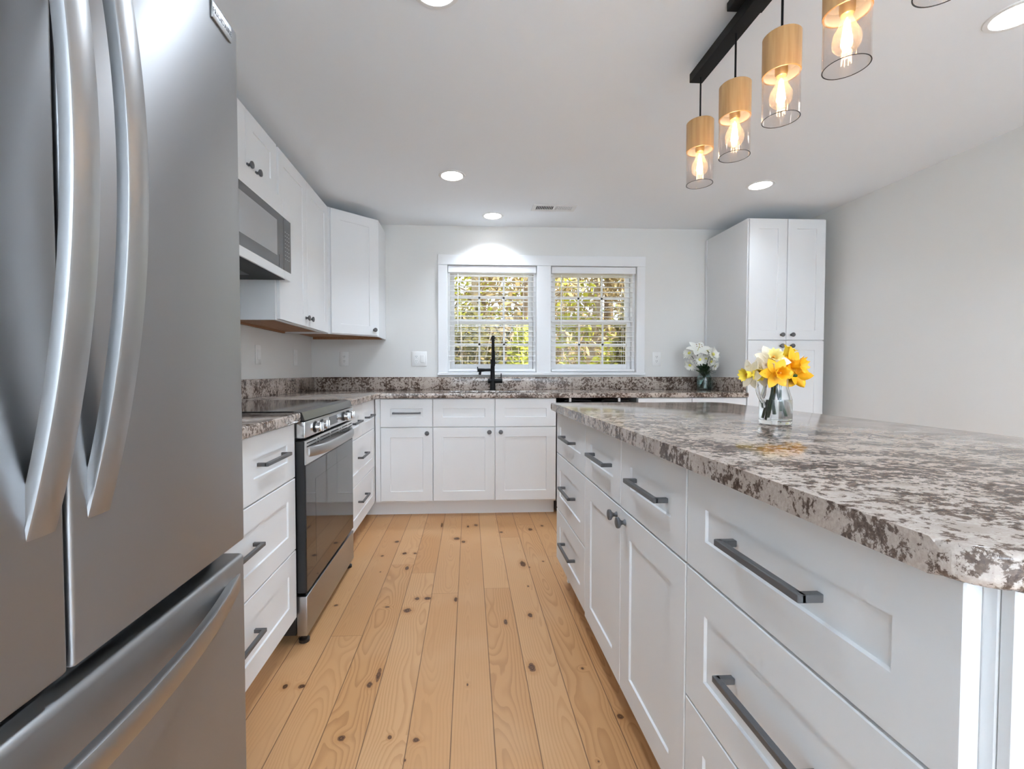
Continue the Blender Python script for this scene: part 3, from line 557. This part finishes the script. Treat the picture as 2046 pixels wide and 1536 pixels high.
# ------------------------------------------------------------------ pantry
PY, PXL, PXR = 3.352, 2.146, 2.752; PF = Fr((0, PY), (1, 0)); PZ0, PZM, PZ1 = .117, 1.308, 2.222
t = thing('pantry_cabinet', 'tall white four-door pantry cabinet at the right end of the window wall', 'cabinet', (2.45, 3.66, 0))
MB().box(PXL, PXR, PY+.0175, YB-.003, .105, PZ1+.006, .001).build('carcass', 'cab', t, smooth=False)
MB().box(PXL, PXR, PY+.08, YB-.06, 0, .105).build('toe_kick', 'cab', t, smooth=False)
MB().box(PXL-.006, PXL-.0005, YB-.03, YB-.003, ZSP+.002, PZ1, .001).build('scribe_strip', 'trim', t, smooth=False)
xm = (PXL+PXR)/2
for a, c, s in ((PXL+.004, xm, -1), (xm, PXR-.002, 1)):
    knob(PF, xm+s*.040, 1.349, front('door', PF, a, c, PZM, PZ1, t)); knob(PF, xm+s*.040, 1.265, front('door', PF, a, c, PZ0, PZM-.002, t))
# ------------------------------------------------------------------ island
XI = .4693; IF = Fr((XI, 0), (0, -1)); I = [2.2685, 1.731, 1.3303, .9297, .3965]
def icar(t, y0, y1):
    MB().box(XI+.0175, 1.25, y0, y1, .115, ZS-.001, .001).build('carcass', 'cab', t, smooth=False); MB().box(XI+.085, 1.22, y0, y1, 0, .115).build('toe_kick', 'cab', t, smooth=False)
def idr(t, y1, y0, z0, z1): return front('drawer', IF, -y1, -y0, z0, z1, t)
ZI = .128
t = thing('island_cabinet', 'white three-drawer island cabinet at the end nearest the window', 'cabinet', (.86, 2.0, 0))
icar(t, I[1]+.001, I[0]-.02)
for a, c in ((Z1, ZT), (Z2, Z1), (ZI, Z2)): pull(IF, -2.006, (a+c)/2+(-.005 if c == ZT else .0), idr(t, I[0], I[1], a, c, ))
MB().box(XI+.0175, 1.25, I[0]-.019, I[0], .115, ZS-.001, .001).box(XI+.055, 1.22, I[0]-.019, I[0], 0, .115).build('end_panel', 'cab', t, smooth=False)
t = thing('island_cabinet', 'white middle island cabinet with two drawers over two doors', 'cabinet', (.86, 1.33, 0))
icar(t, I[3]+.001, I[1]-.001)
for a, c, ky in ((I[1], I[2], I[2]+.037), (I[2], I[3], I[2]-.037)):
    pull(IF, -(a+c)/2-.0, (Z1+ZT)/2, idr(t, a, c, Z1, ZT)); knob(IF, -ky, .629, front('door', IF, -a, -c, ZI-.014, Z1, t))
t = thing('island_cabinet', 'large white three-drawer island cabinet at the near end, under the rounded granite corner', 'cabinet', (.86, .66, 0))
icar(t, I[4]+.012, I[3]-.001)
for a, c in ((Z1, ZT), (Z2, Z1), (ZI-.022, Z2)): pull(IF, -.672, (a+c)/2, idr(t, I[3], I[4], a, c))
MB().box(XI+.0178, 1.25, I[4]-.0105, I[4]+.0115, 0, ZS-.001, .0012).build('end_panel', 'cab', t, smooth=False)
MB().box(XI+.0182, 1.25, I[4]-.0235, I[4]-.0110, 0, ZS-.001, .0015).build('end_trim', 'cab', t, smooth=False)
t2 = MB().box(1.2505, 1.268, I[4]-.0235, I[0], .0, ZS-.001, .001).build('island_back_panel', 'cab', smooth=False); tag(t2, 'white panel along the far long side of the island', 'panel')
def rrect(x0, x1, y0, y1, r, n=8):
    o = []
    for cx, cy, a0 in ((x1-r, y1-r, 0), (x0+r, y1-r, 90), (x0+r, y0+r, 180), (x1-r, y0+r, 270)):
        rr = r
        for k in range(n+1): a = rad(a0+90*k/n); o.append((cx+rr*cos(a), cy+rr*sin(a)))
    return o
b = MB(); pts = rrect(.440, 1.318, .361, 2.112+.165, .045)
# the far left corner is tight, the others are rounded
pts = [(x, y) for x, y in pts]; n = 9
pts[n:2*n] = [(.440+.012-.012*sin(rad(90*k/8)), 2.277-.012+.012*cos(rad(90*k/8))) for k in range(9)]
MB.prism(b, pts, ZS, ZTOP, .009, 4); tag(b.build('island_countertop', 'granite', angle=60), 'granite island countertop with rounded corners and the flower pitcher on it', 'countertop')
# ------------------------------------------------------------------ outlets and switches
def plate(fr, u, v, kind, label, w=.076, h=.122):
    root = thing('wall_plate', label, 'outlet' if kind != 's' else 'switch', fr(u, v), 'wall plates')
    fbox(MB(), fr, u-w/2, u+w/2, v-h/2, v+h/2, .0003, .0055, .002, 2).build('cover_plate', 'plate', root)
    def dev(c, k):
        if k == 'o':
            o = MB()
            for dz in (-.0195, .0195): o.lathe([(0, .006), (.0165, .006), (.017, .005)], fr(c, v+dz), fr.n, 20)
            o = o.build('socket', 'plate', root); s = MB()
            for dz in (-.0195, .0195):
                for dx, hh in ((-.0062, .004), (.0062, .005)): fbox(s, fr, c+dx-.0011, c+dx+.0011, v+dz+.002-hh, v+dz+.002+hh, .0055, .0064)
                s.cyl(fr(c, v+dz-.009, .0055), .0022, .0009, fr.n, 8)
            s.build('slots', 'slot', o, smooth=False)
        else: fbox(MB(), fr, c-.0165, c+.0165, v-.033, v+.033, .005, .009, .0015).build('rocker', 'plate', root)
    if kind == 'os': dev(u-.026, 'o'); dev(u+.027, 's')
    else: dev(u, kind)
WB = Fr((0, YB), (1, 0)); WL = Fr((XL, 0), (0, 1))
plate(WB, -1.024, 1.181, 'o', 'single outlet on the window wall under the corner cabinet')
plate(WB, -.383, 1.182, 'os', 'double plate with outlet and rocker switch left of the windows', .128, .128)
plate(WB, 1.709, 1.182, 'o', 'single outlet right of the windows beside the white flowers')
plate(WL, 2.945, 1.178, 's', 'rocker switch plate on the left wall next to the range')
plate(WL, 3.585, 1.180, 's', 'plate on the left wall near the corner')
# ------------------------------------------------------------------ ceiling lights and vent
def can(x, y, label, pw=1.0):
    root = thing('recessed_light', label, 'ceiling light', (x, y, ZC), 'recessed ceiling lights')
    MB().lathe([(.068, -.0025), (.070, -.004), (.084, -.0035), (.0865, 0)], (x, y, ZC), (0, 0, 1), 40).build('trim_ring', 'plate', root)
    MB().lathe([(0, -.0032), (.0685, -.0028)], (x, y, ZC), (0, 0, 1), 40).build('lens', 'led', root)
    area('recessed_lamp', (x, y, ZC-.006), (0, 0, -1), .13, .13, CAN_W*pw, CAN_C, 'DISK', 122)
can(-.072, 2.963, 'recessed light in the ceiling nearest the angled corner cabinet')
can(.236, 3.700, 'recessed light in the ceiling just in front of the windows, smallest of them')
can(2.004, 3.014, 'recessed light in the ceiling in front of the pantry', .28)
can(1.955, 1.549, 'recessed light in the ceiling beyond the pendants, cut by the right edge of the photo')
can(-.09, 1.535, 'recessed light in the ceiling at the top edge of the photo, near the refrigerator')
for x, y in ((-.09, -3.0), (1.95, -3.0)): can(x, y, 'added recessed light in the ceiling of the unseen end of the room', .5)  # unseen lamps, added for extra light
t = thing('ceiling_vent', 'white rectangular louvred air vent in the ceiling before the windows', 'vent', (.695, 3.49, ZC), None)
b = MB(); vx0, vx1, vy0, vy1 = .525, .862, 3.425, 3.562
for a in ((vx0, vx1, vy0, vy0+.032), (vx0, vx1, vy1-.032, vy1)): b.box(a[0], a[1], a[2], a[3], ZC-.006, ZC, .002)
for a in ((vx0, vx0+.03), (.688, .700), (vx1-.03, vx1)): b.box(a[0], a[1], vy0+.032, vy1-.032, ZC-.006, ZC, .001)
b.build('frame', 'vent', t, smooth=False); MB().box(vx0+.03, vx1-.03, vy0+.03, vy1-.03, ZC-.0008, ZC-.0002).build('duct', 'dark', t, smooth=False)
b = MB()
for x0, x1, sg in ((vx0+.03, .688, -1), (.700, vx1-.03, 1)):
    n = 10
    for k in range(n+1):
        x = x0+(x1-x0)*k/n; w_ = .003
        b.mesh([(x-w_*sg-.0012, vy0+.03, ZC-.001), (x-w_*sg+.0012, vy0+.03, ZC-.001), (x+w_*sg+.0012, vy0+.03, ZC-.0065), (x+w_*sg-.0012, vy0+.03, ZC-.0065)]+[(x-w_*sg-.0012, vy1-.03, ZC-.001), (x-w_*sg+.0012, vy1-.03, ZC-.001), (x+w_*sg+.0012, vy1-.03, ZC-.0065), (x+w_*sg-.0012, vy1-.03, ZC-.0065)], [[0, 1, 2, 3], [7, 6, 5, 4], [0, 4, 5, 1], [1, 5, 6, 2], [2, 6, 7, 3], [3, 7, 4, 0]])
b.build('louvres', 'vent', t, smooth=False)
# ------------------------------------------------------------------ pendant bar
BXC = .962; t = thing('pendant_bar_light', 'black ceiling bar with bamboo and smoked glass pendant lamps over the island', 'pendant lamp', (BXC, 1.36, ZC))
MB().box(BXC-.062, BXC+.062, 1.17, 1.548, ZC-.030, ZC-.0005, .002).build('canopy', 'matte', t, smooth=False)
MB().box(BXC-.027, BXC+.027, .845, 1.872, ZC-.066, ZC-.030, .001).build('bar', 'matte', t, smooth=False)
zb_, zm_, zt_ = 1.833, 1.966, 2.082; R_ = .0512
def pendant(y):
    cap = MB().lathe([(0, zt_), (R_-.003, zt_), (R_, zt_-.003), (R_, zm_), (R_-.004, zm_), (R_-.004, zt_-.012), (0, zt_-.012)], (BXC, y, 0), (0, 0, 1), 48).build('bamboo_cap', 'bamboo', t)
    MB().tube([(BXC, y, ZC-.067), (BXC, y, zt_-.001)], .0034, 8).build('cord', 'matte', cap)
    MB().lathe([(R_-.0045, zm_+.02), (R_-.0012, zm_-.0005), (R_-.0008, zb_), (R_-.0032, zb_), (R_-.0038, zm_-.0005)], (BXC, y, 0), (0, 0, 1), 48, closed=True).build('glass_shade', 'smoke', cap)
    MB().lathe([(R_-.0010, zb_+.0006), (R_-.0006, zb_-.0004), (R_-.0030, zb_-.0004), (R_-.0030, zb_+.0006)], (BXC, y, 0), (0, 0, 1), 48, closed=True).build('rim_refraction', 'rimdark', cap)  # dark ring paints in the refraction at the glass edge
    MB().lathe([(R_-.0042, zm_+.0005), (R_-.0055, zm_+.0005), (R_-.0055, zt_-.02), (R_-.0042, zt_-.02)], (BXC, y, 0), (0, 0, 1), 48, closed=True).lathe([(0, zm_+.03), (R_-.0045, zm_+.03)], (BXC, y, 0), (0, 0, 1), 48).build('lining', 'liner', cap)
    MB().lathe([(0, zt_-.013), (.017, zt_-.013), (.017, zm_+.004), (.0145, zm_-.004), (0, zm_-.004)], (BXC, y, 0), (0, 0, 1), 24).build('socket', 'socket', cap)
    MB().lathe([(.0128, zm_-.004), (.0135, zm_-.018), (.020, zm_-.034), (.0285, zm_-.05), (.0315, zm_-.066), (.0290, zm_-.082), (.020, zm_-.094), (.009, zm_-.0985), (0, zm_-.099)], (BXC, y, 0), (0, 0, 1), 32).build('bulb', 'bulb', cap, angle=80)
    f = MB()
    for k in range(6):
        a = 2*pi*k/6; r1, r2 = .005, .0115
        f.tube([(BXC+r1*cos(a), y+r1*sin(a), zm_-.020), (BXC+r2*cos(a+.3), y+r2*sin(a+.3), zm_-.076)], .0011, 5)
    f.tube([(BXC, y, zm_-.012), (BXC, y, zm_-.034)], .002, 6); f.build('filament', 'fil', cap)
    l = bpy.data.lights.new('bulb_glow', 'POINT'); l.energy = .2; l.color = (1, .72, .44); l.shadow_soft_size = .012
    o = bpy.data.objects.new('bulb_glow', l); COL.objects.link(o); o.location = (BXC, y, zm_-.05)
for y in (1.833, 1.594, 1.357, 1.120, .883): pendant(y)
# ------------------------------------------------------------------ pitcher with daffodils
PC = Vector((.921, 1.300, ZTOP+.0005))
t = thing('glass_pitcher', 'clear glass pitcher of water holding yellow daffodils on the island', 'pitcher', PC)
prof = [(0, .0), (.046, .0), (.0495, .003), (.0508, .010), (.0508, .066), (.0495, .075), (.0425, .096), (.0385, .108), (.0382, .148), (.0395, .154), (.0372, .155), (.0358, .148), (.0360, .109), (.0398, .096), (.0468, .0755), (.0482, .066), (.0482, .018), (.0455, .013), (0, .012)]
prof = [(r*.84, z) for r, z in prof]
MB().lathe(prof, PC, (0, 0, 1), 64).build('body', 'glass', t, angle=60)
MB().lathe([(r*.84, z) for r, z in [(0, .0121), (.0452, .0131), (.0484, .0175), (.0484, .066), (.0472, .0735), (0, .0735)]], PC, (0, 0, 1), 64).build('water', 'water', t, angle=60)
hd = Vector((-.98, -.2, 0)).normalized()
hpts = [PC+hd*r+Vector((0, 0, z)) for r, z in ((.031, .140), (.044, .149), (.058, .146), (.067, .131), (.068, .112), (.063, .092), (.053, .074), (.044, .062), (.0418, .050))]
MB().tube(resample(hpts, 24), [.0052]*20+[.0056, .0062, .0068, .0060], 12).build('handle', 'glass', t, angle=80)
def petal_strip(mb, o, out, upv, side, L, wd, cup=.15, n=6, th=.0007):
    """a lens-shaped petal with a slight cup, two-sided with thickness"""
    top, bot = [], []
    for i in range(n+1):
        f = i/n; w = wd*sin(pi*min(1, .12+.88*f))**.8*(1 if f < .999 else .02); p = o+out*(L*f)+upv*(cup*L*f*f)
        for s in (-1, 0, 1):
            q = p+side*(w*s)+upv*(abs(s)*w*.25); top.append(q+upv*th); bot.append(q-upv*th)
    vs = top+bot; N = len(top); fs = []
    for i in range(n):
        for s in range(2):
            a = i*3+s; fs += [[a, a+1, a+4, a+3], [N+a, N+a+3, N+a+4, N+a+1]]
        a = i*3; fs += [[a, a+3, N+a+3, N+a], [a+2, N+a+2, N+a+5, a+5]]
    mb.mesh(vs, fs)
def daffodil(pos, face, size, pm, cm, label, foot, cuplen=1.0, ruffle=1.0, back=-.12, roll=0):
    pos = Vector(pos); face = Vector(face).normalized(); s1 = face.orthogonal().normalized(); s1 = (Vector((0, 0, 1))-face*face.z); s1 = (s1 if s1.length > .1 else Vector((1, 0, 0))).normalized(); s2 = face.cross(s1)
    foot = (PC.x+(foot[0]-PC.x)*.84, PC.y+(foot[1]-PC.y)*.84, foot[2]); root = thing('daffodil', label, 'flower', pos, 'daffodils in the pitcher')
    b = MB()
    for k in range(6):
        a = 2*pi*k/6+roll; out = cos(a)*s1+sin(a)*s2; side = -sin(a)*s1+cos(a)*s2
        petal_strip(b, pos-face*(.001+.0012*(k % 2)), (out+face*back).normalized(), face, side, size*.52*random.uniform(.93, 1.07), size*.165, cup=random.uniform(.05, .3))
    b.build('petals', pm, root, angle=80)
    b = MB(); seg = 30; rings = []; cl = size*.34*cuplen
    P = [(size*.055, 0), (size*.10, cl*.12), (size*.118, cl*.45), (size*.135, cl*.75), (size*.175, cl*.97), (size*.205, cl*1.03), (size*.19, cl*1.0), (size*.125, cl*.72), (size*.106, cl*.42), (size*.085, cl*.14), (0.0001, cl*.08)]
    for j, (r, z) in enumerate(P):
        rf = ruffle*(.11 if j in (4, 5, 6) else .03); rings.append([pos+face*(z+(size*.02*ruffle*sin(9*2*pi*i/seg) if j in (5, 6) else 0))+(cos(2*pi*i/seg)*s1+sin(2*pi*i/seg)*s2)*r*(1+rf*sin(9*2*pi*i/seg+.6)) for i in range(seg)])
    b.sweep(rings); b.build('trumpet', cm, root, angle=80)
    MB().lathe([(0, size*.01), (.0035, size*.02), (.0030, cl*.6), (0, cl*.64)], pos+face*.002, face, 8).build('stamens', 'throat', root)
    neck = pos-face*size*.12; foot = Vector(foot); d0 = (neck+foot)/2; rim = Vector((PC.x+(neck.x-PC.x)*.25, PC.y+(neck.y-PC.y)*.3, PC.z+.150))
    pts = [pos-face*.003, neck, rim, rim.lerp(foot, .5), foot]
    if (neck-rim).length < .02: pts = [pos-face*.003, rim, rim.lerp(foot, .5), foot]
    MB().tube(resample(pts, 14), [.0052, .0042]+[.0033]*12, 8).build('stem', 'stem', root)
    return root
zf = PC.z+.016
def pp(u, v, dy): 
    d = fw+rt2*((u-PX)/F_PX)+up2*((768-v)/F_PX); s = (PC.y+dy)/d.y; return Vector((d.x*s, d.y*s, HC+d.z*s))
daffodil(pp(1551, 745, -.052), (-.08, -1, .0), .092, 'gold', 'gold', 'golden daffodil facing the camera at the front of the bunch', PC+Vector((-.036, -.006, .016)), 1.0, 1, -.02, .55)
daffodil(pp(1583, 730, -.01), (.42, -.88, .08), .112, 'gold', 'gold', 'golden daffodil with a big ruffled trumpet at the right of the bunch', PC+Vector((-.012, .012, .02)), .85, 1.6, -.15, .2)
daffodil(pp(1541, 719, -.022), (-.16, -.84, .50), .098, 'cream', 'palecup', 'cream daffodil with yellow trumpet above the golden front one', PC+Vector((-.020, .008, .02)), .9, 1.2, .02, .3)
daffodil(pp(1522, 742, -.02), (-.62, -.5, -.32), .088, 'cream', 'lemon', 'cream daffodil drooping over the pitcher handle', PC+Vector((.024, -.004, .026)), .9, 1, -.1, .1)
daffodil(pp(1501, 748, -.01), (-1, -.12, -.05), .090, 'cream', 'lemon', 'cream daffodil seen from the side, leftmost of the bunch', PC+Vector((.012, .02, .03)), .9, 1, -.1, .4)
daffodil(pp(1568, 712, .022), (.35, -.35, .85), .095, 'lemon', 'lemon', 'lemon yellow daffodil at the top of the bunch behind the others', PC+Vector((-.028, .014, .018)), .9, 1, -.1, 0)
daffodil(pp(1590, 750, .0), (.55, .75, .1), .085, 'gold', 'gold', 'yellow daffodil hanging low at the right of the bunch', PC+Vector((.006, -.014, .04)), .4, 1, -.35, .5)
# ------------------------------------------------------------------ jar of white flowers
JC = Vector((2.052, 3.790, ZTOP+.0005))
t = thing('mason_jar', 'small greenish glass jar of white flowers on the counter by the pantry', 'jar', JC)
MB().lathe([(r*1.17, z*1.05) for r, z in [(0, 0), (.040, 0), (.046, .004), (.0475, .012), (.0475, .100), (.045, .112), (.036, .124), (.035, .128), (.0375, .130), (.0375, .134), (.035, .136), (.035, .150), (.0365, .152), (.033, .153), (.0325, .126), (.042, .110), (.0445, .100), (.0445, .014), (0, .010)]], JC, (0, 0, 1), 40).build('body', 'jarglass', t, angle=60)
MB().lathe([(r*1.17, z*1.05) for r, z in [(0, .0102), (.0446, .0142), (.0446, .085), (0, .085)]], JC, (0, 0, 1), 40).build('water', 'water', t, angle=60)
def jp(u, v, dy):
    d = fw+rt2*((u-PX)/F_PX)+up2*((768-v)/F_PX); s = (JC.y+dy)/d.y; return Vector((d.x*s, d.y*s, HC+d.z*s))
def stemto(root, pos, face, k):
    rim = JC+Vector((.022*cos(k*1.3), .022*sin(k*1.3), .150)); foot = JC+Vector((-.028*cos(k*1.3), -.028*sin(k*1.3), .016))
    MB().tube(resample([pos-face*.006, pos-face*.03, rim, foot], 10), .0024, 6).build('stem', 'stem', root)
def daisy(pos, face, size, label, k, centre='yellowc', layers=2, np_=16):
    face = Vector(face).normalized(); s1 = face.orthogonal().normalized(); s2 = face.cross(s1); root = thing('white_flower', label, 'flower', pos, 'white flowers in the jar'); b = MB()
    for l in range(layers):
        for j in range(np_):
            a = 2*pi*(j+.5*l)/np_+random.uniform(-.1, .1); out = cos(a)*s1+sin(a)*s2; side = -sin(a)*s1+cos(a)*s2
            petal_strip(b, pos+face*(.002*l)+out*size*.04, (out+face*(.1+.45*l)).normalized(), face, side, size*(.48-.1*l)*random.uniform(.85, 1.1), size*.075, .1, 4)
    b.build('petals', 'white', root, angle=80); MB().lathe([(0, 0), (size*.13, .001), (size*.11, size*.07), (0, size*.1)], pos+face*.002, face, 10).build('centre', centre, root)
    stemto(root, pos, face, k)
def lily(pos, face, size, label, k):
    face = Vector(face).normalized(); s1 = face.orthogonal().normalized(); s2 = face.cross(s1); root = thing('white_lily', label, 'flower', pos, 'white flowers in the jar'); b = MB()
    for j in range(6):
        a = 2*pi*j/6; out = cos(a)*s1+sin(a)*s2; side = -sin(a)*s1+cos(a)*s2
        petal_strip(b, pos, (out+face*.55).normalized(), face, side, size*.62, size*.15, -.25, 7)
    b.build('petals', 'white', root, angle=80); b = MB()
    for j in range(6):
        a = 2*pi*j/6+.4; out = cos(a)*s1+sin(a)*s2; p = pos+face*size*.3+out*size*.12; b.tube([p-s2*.005, p+s2*.005], .0022, 6)
    b.build('anthers', 'anther', root); MB().tube([pos, pos+face*size*.42], .0018, 6).build('pistil', 'yellowc', root); stemto(root, pos, face, k)
lily(jp(1394, 701, -.05), (-.1, -.65, .75), .19, 'white lily with rust anthers, topmost in the jar of white flowers', 0)
daisy(jp(1398, 718, -.09), (-.2, -.9, -.15), .105, 'white flower low at the front left of the jar bouquet', 1)
daisy(jp(1410, 717, -.09), (.1, -.95, .1), .09, 'white flower with a yellow-green heart in the middle of the jar bouquet', 2, 'yellowc', 1, 10)
daisy(jp(1424, 708, -.17), (.40, -.83, .3), .125, 'large white flower at the upper right of the jar bouquet', 3)
daisy(jp(1420, 722, -.13), (.4, -.85, -.2), .10, 'white flower at the lower right of the jar bouquet', 4)
daisy(jp(1379, 729, -.05), (-.7, -.6, -.35), .105, 'white flower drooping at the far left of the jar bouquet', 5)
daisy(jp(1378, 706, -.02), (-.7, -.5, .5), .12, 'white flower at the upper left of the jar bouquet', 6)
daisy(jp(1428, 731, -.13), (.5, -.7, -.45), .08, 'small white flower drooping at the far right of the jar bouquet', 7)
daisy(jp(1412, 702, -.02), (.1, -.55, .8), .12, 'white flower behind the lily in the jar bouquet', 8)
b = MB()
for k in range(60):
    a = random.uniform(0, 2*pi); rr = random.uniform(.0, .026); z0 = random.uniform(.12, .19); o = JC+Vector((rr*cos(a), rr*sin(a), z0)); out = Vector((cos(a)*random.uniform(.3, .9), sin(a)*.5-.12, random.uniform(.25, .8))).normalized(); side = out.cross(Vector((0, 0, 1))).normalized(); upv = side.cross(out)
    petal_strip(b, o, out, upv, side, random.uniform(.05, .085), random.uniform(.008, .014), -.2, 5)
for k in range(14):
    a = k*2.4; r = .032*sqrt((k+.5)/14); b.tube([JC+Vector((-r*cos(a), -r*sin(a), .014)), JC+Vector((r*cos(a)*.7, r*sin(a)*.7, .155))], .0026, 6)
tag(b.build('bouquet_foliage', 'leafd', angle=80), 'dark green leaves of the white bouquet in the jar', 'leaves', kind='stuff')
# ------------------------------------------------------------------ garden behind the windows
struct(MB().box(-30, 40, YB+.16, 60, -.75, -.65).build('ground', 'litter', smooth=False))
def leafcloud(b, c, r, n, ls):
    for k in range(n):
        d = Vector((random.gauss(0, 1), random.gauss(0, 1), random.gauss(0, 1))).normalized()*random.random()**.4; p = Vector(c)+Vector((d.x*r[0], d.y*r[1], d.z*r[2]))
        a = Vector((random.gauss(0, 1), random.gauss(0, 1), random.gauss(0, 1))).normalized(); s = a.orthogonal().normalized(); l = ls*random.uniform(.6, 1.4)
        b.mesh([p-a*l, p+s*l*.45, p+a*l, p-s*l*.45], [[0, 1, 2, 3]])
def tree(x, y, h, r, bark, leaf, label, nl=350, cat='tree', seed=0):
    random.seed(seed); root = thing('tree', label, cat, (x, y, -.65), 'trees behind the windows'); b = MB(); tips = []
    top = Vector((x+random.uniform(-.4, .4), y, -.65+h)); base = Vector((x, y, -.65)); tr = resample([base, base.lerp(top, .5)+Vector((random.uniform(-.2, .2), 0, 0)), top], 10)
    b.tube(tr, [r*(1-.8*i/9) for i in range(10)], 8)
    for k in range(34):
        f = random.uniform(.12, .98); p = tr[int(f*9)]; a = random.uniform(0, 2*pi); L = h*random.uniform(.12, .3)*(1.1-f*.6); d = Vector((cos(a), sin(a)*.6, random.uniform(-.05, .7))).normalized(); q = p+d*L*.5+Vector((0, 0, random.uniform(-.05, .1))); e = p+d*L+Vector((random.uniform(-.2, .2), 0, random.uniform(-.1, .3)))
        b.tube([p, q, e], [r*.26*(1.1-f), r*.16*(1.1-f), .006], 5); tips += [q, e]
        for m_ in range(4):
            s0 = p.lerp(e, random.uniform(.3, 1)); e2 = s0+Vector((random.uniform(-1, 1), random.uniform(-.5, .5), random.uniform(-.3, .9)))*L*.35; b.tube([s0, s0.lerp(e2, .5)+Vector((0, 0, .03)), e2], [.012, .009, .004], 4); tips.append(e2)
    b.build('trunk', bark, root, angle=80); l = MB()
    for k in range(nl):
        leafcloud(l, random.choice(tips), (.4, .4, .35), 1, .095)
    l.build('leaves', leaf, root, smooth=False, norm=False)
def bush(x, y, r, h, leaf, label, n=900, seed=0):
    random.seed(seed); root = thing('bush', label, 'bush', (x, y, -.65), 'bushes behind the windows'); b = MB()
    for k in range(14):
        a = random.uniform(0, 2*pi); e = Vector((x+r*.8*cos(a), y+r*.5*sin(a), -.65+h*random.uniform(.6, 1))); b.tube([(x+.1*cos(a), y+.1*sin(a), -.65), Vector((x, y, -.65)).lerp(e, .55)+Vector((0, 0, .15)), e], [.025, .015, .005], 5)
    b.build('stems', 'paleb', root); l = MB(); leafcloud(l, (x, y, -.65+h*.55), (r, r*.7, h*.5), n, .07); l.build('leaves', leaf, root, smooth=False, norm=False)
TW = [(-1.1, 9.5, 7, .17, 'bark', 'tan'), (.35, 11, 8, .16, 'paleb', 'lime'), (1.15, 8.6, 6.5, .11, 'bark', 'tan'), (1.9, 12.5, 8.5, .2, 'paleb', 'tan'), (2.75, 10, 7, .13, 'paleb', 'lime'), (3.5, 9.2, 6.2, .08, 'paleb', 'tan'), (4.2, 13, 8.5, .2, 'bark', 'tan'), (4.9, 10.5, 7, .15, 'bark', 'green'), (.9, 15.5, 9, .2, 'bark', 'lime'), (3.1, 16.5, 9.5, .22, 'bark', 'tan'), (5.9, 14.5, 9, .2, 'bark', 'green'), (-.7, 14.5, 9, .2, 'bark', 'tan')]
TL = ['brown trunk with dry tan leaves at the left of the left window', 'pale trunk with spring lime leaves behind the left window', 'thin brown tree standing near the middle of the left window', 'tall pale tree with tan leaves behind the bar between the windows', 'pale tree with lime leaves at the left of the right window', 'slim pale sapling in the middle of the right window', 'dark trunked tree behind the sapling in the right window', 'green-leaved tree at the right of the right window', 'far tree with lime leaves seen through the left window', 'far tan tree seen through the right window', 'far green tree at the right edge of the right window', 'far tan tree at the left edge of the left window']
for k, (a, l_) in enumerate(zip(TW, TL)): tree(*a, l_, nl=2600 if a[5] != 'tan' else 2400, seed=20+k)
bush(1.02, 7.2, .36, 2.5, 'lime', 'bright yellow-green bush low in the left window right of the faucet', 2200, 3)
bush(.02, 8.2, .75, 2.9, 'olive', 'olive brown bush low in the left window', 2200, 4)
bush(2.62, 8.0, .42, 2.2, 'lime', 'yellow-green bush low in the right window', 900, 5)
bush(3.0, 7.6, .5, 3.2, 'olive', 'dark olive bush at the lower right of the right window', 3000, 6)
for k, (x, y, r, h, m, l_) in enumerate(((-.9, 12.2, 1.5, 3.4, 'tan', 'dry tan thicket at the far left of the left window'), (1.3, 13.6, 1.6, 3.5, 'olive', 'olive thicket seen through the left window'), (3.4, 14.6, 1.7, 3.6, 'tan', 'dry tan thicket seen through the right window'), (6.0, 12.6, 1.5, 3.6, 'olive', 'olive thicket at the far right of the right window'), (4.9, 16.4, 1.6, 3.7, 'tan', 'dry thicket far back in the right window'), (.1, 16.8, 1.7, 3.7, 'olive', 'dark thicket far back in the left window'), (2.4, 17.0, 1.5, 3.8, 'olive', 'dark thicket far back between the windows'))): bush(x, y, r, h, m, l_, 4200, 60+k)
hb = MB(); random.seed(11); nx = 40
hv = [(-30+70*i/nx, y, z+random.uniform(-.5, .5)) for y, z in ((24, -.7), (30, 2.2), (40, 3.6), (46, 3.9)) for i in range(nx+1)]
hb.mesh(hv, [[r*(nx+1)+i, r*(nx+1)+i+1, (r+1)*(nx+1)+i+1, (r+1)*(nx+1)+i] for r in range(3) for i in range(nx)])
struct(hb.build('hills', 'wooded'))
t = thing('fence', 'weathered tan board fence behind the trees', 'fence', (2, 14, -.65))
b = MB(); random.seed(2)
for k in range(90):
    x = -5+k*.2; b.box(x, x+.188, 18.0, 18.03, -.65, 1.15+random.uniform(-.02, .02))
b.build('boards', 'fence', t, smooth=False); MB().box(-5, 13, 18.03, 18.09, -.2, -.1).box(-5, 13, 18.03, 18.09, .8, .9).build('rail', 'fence', t, smooth=False)
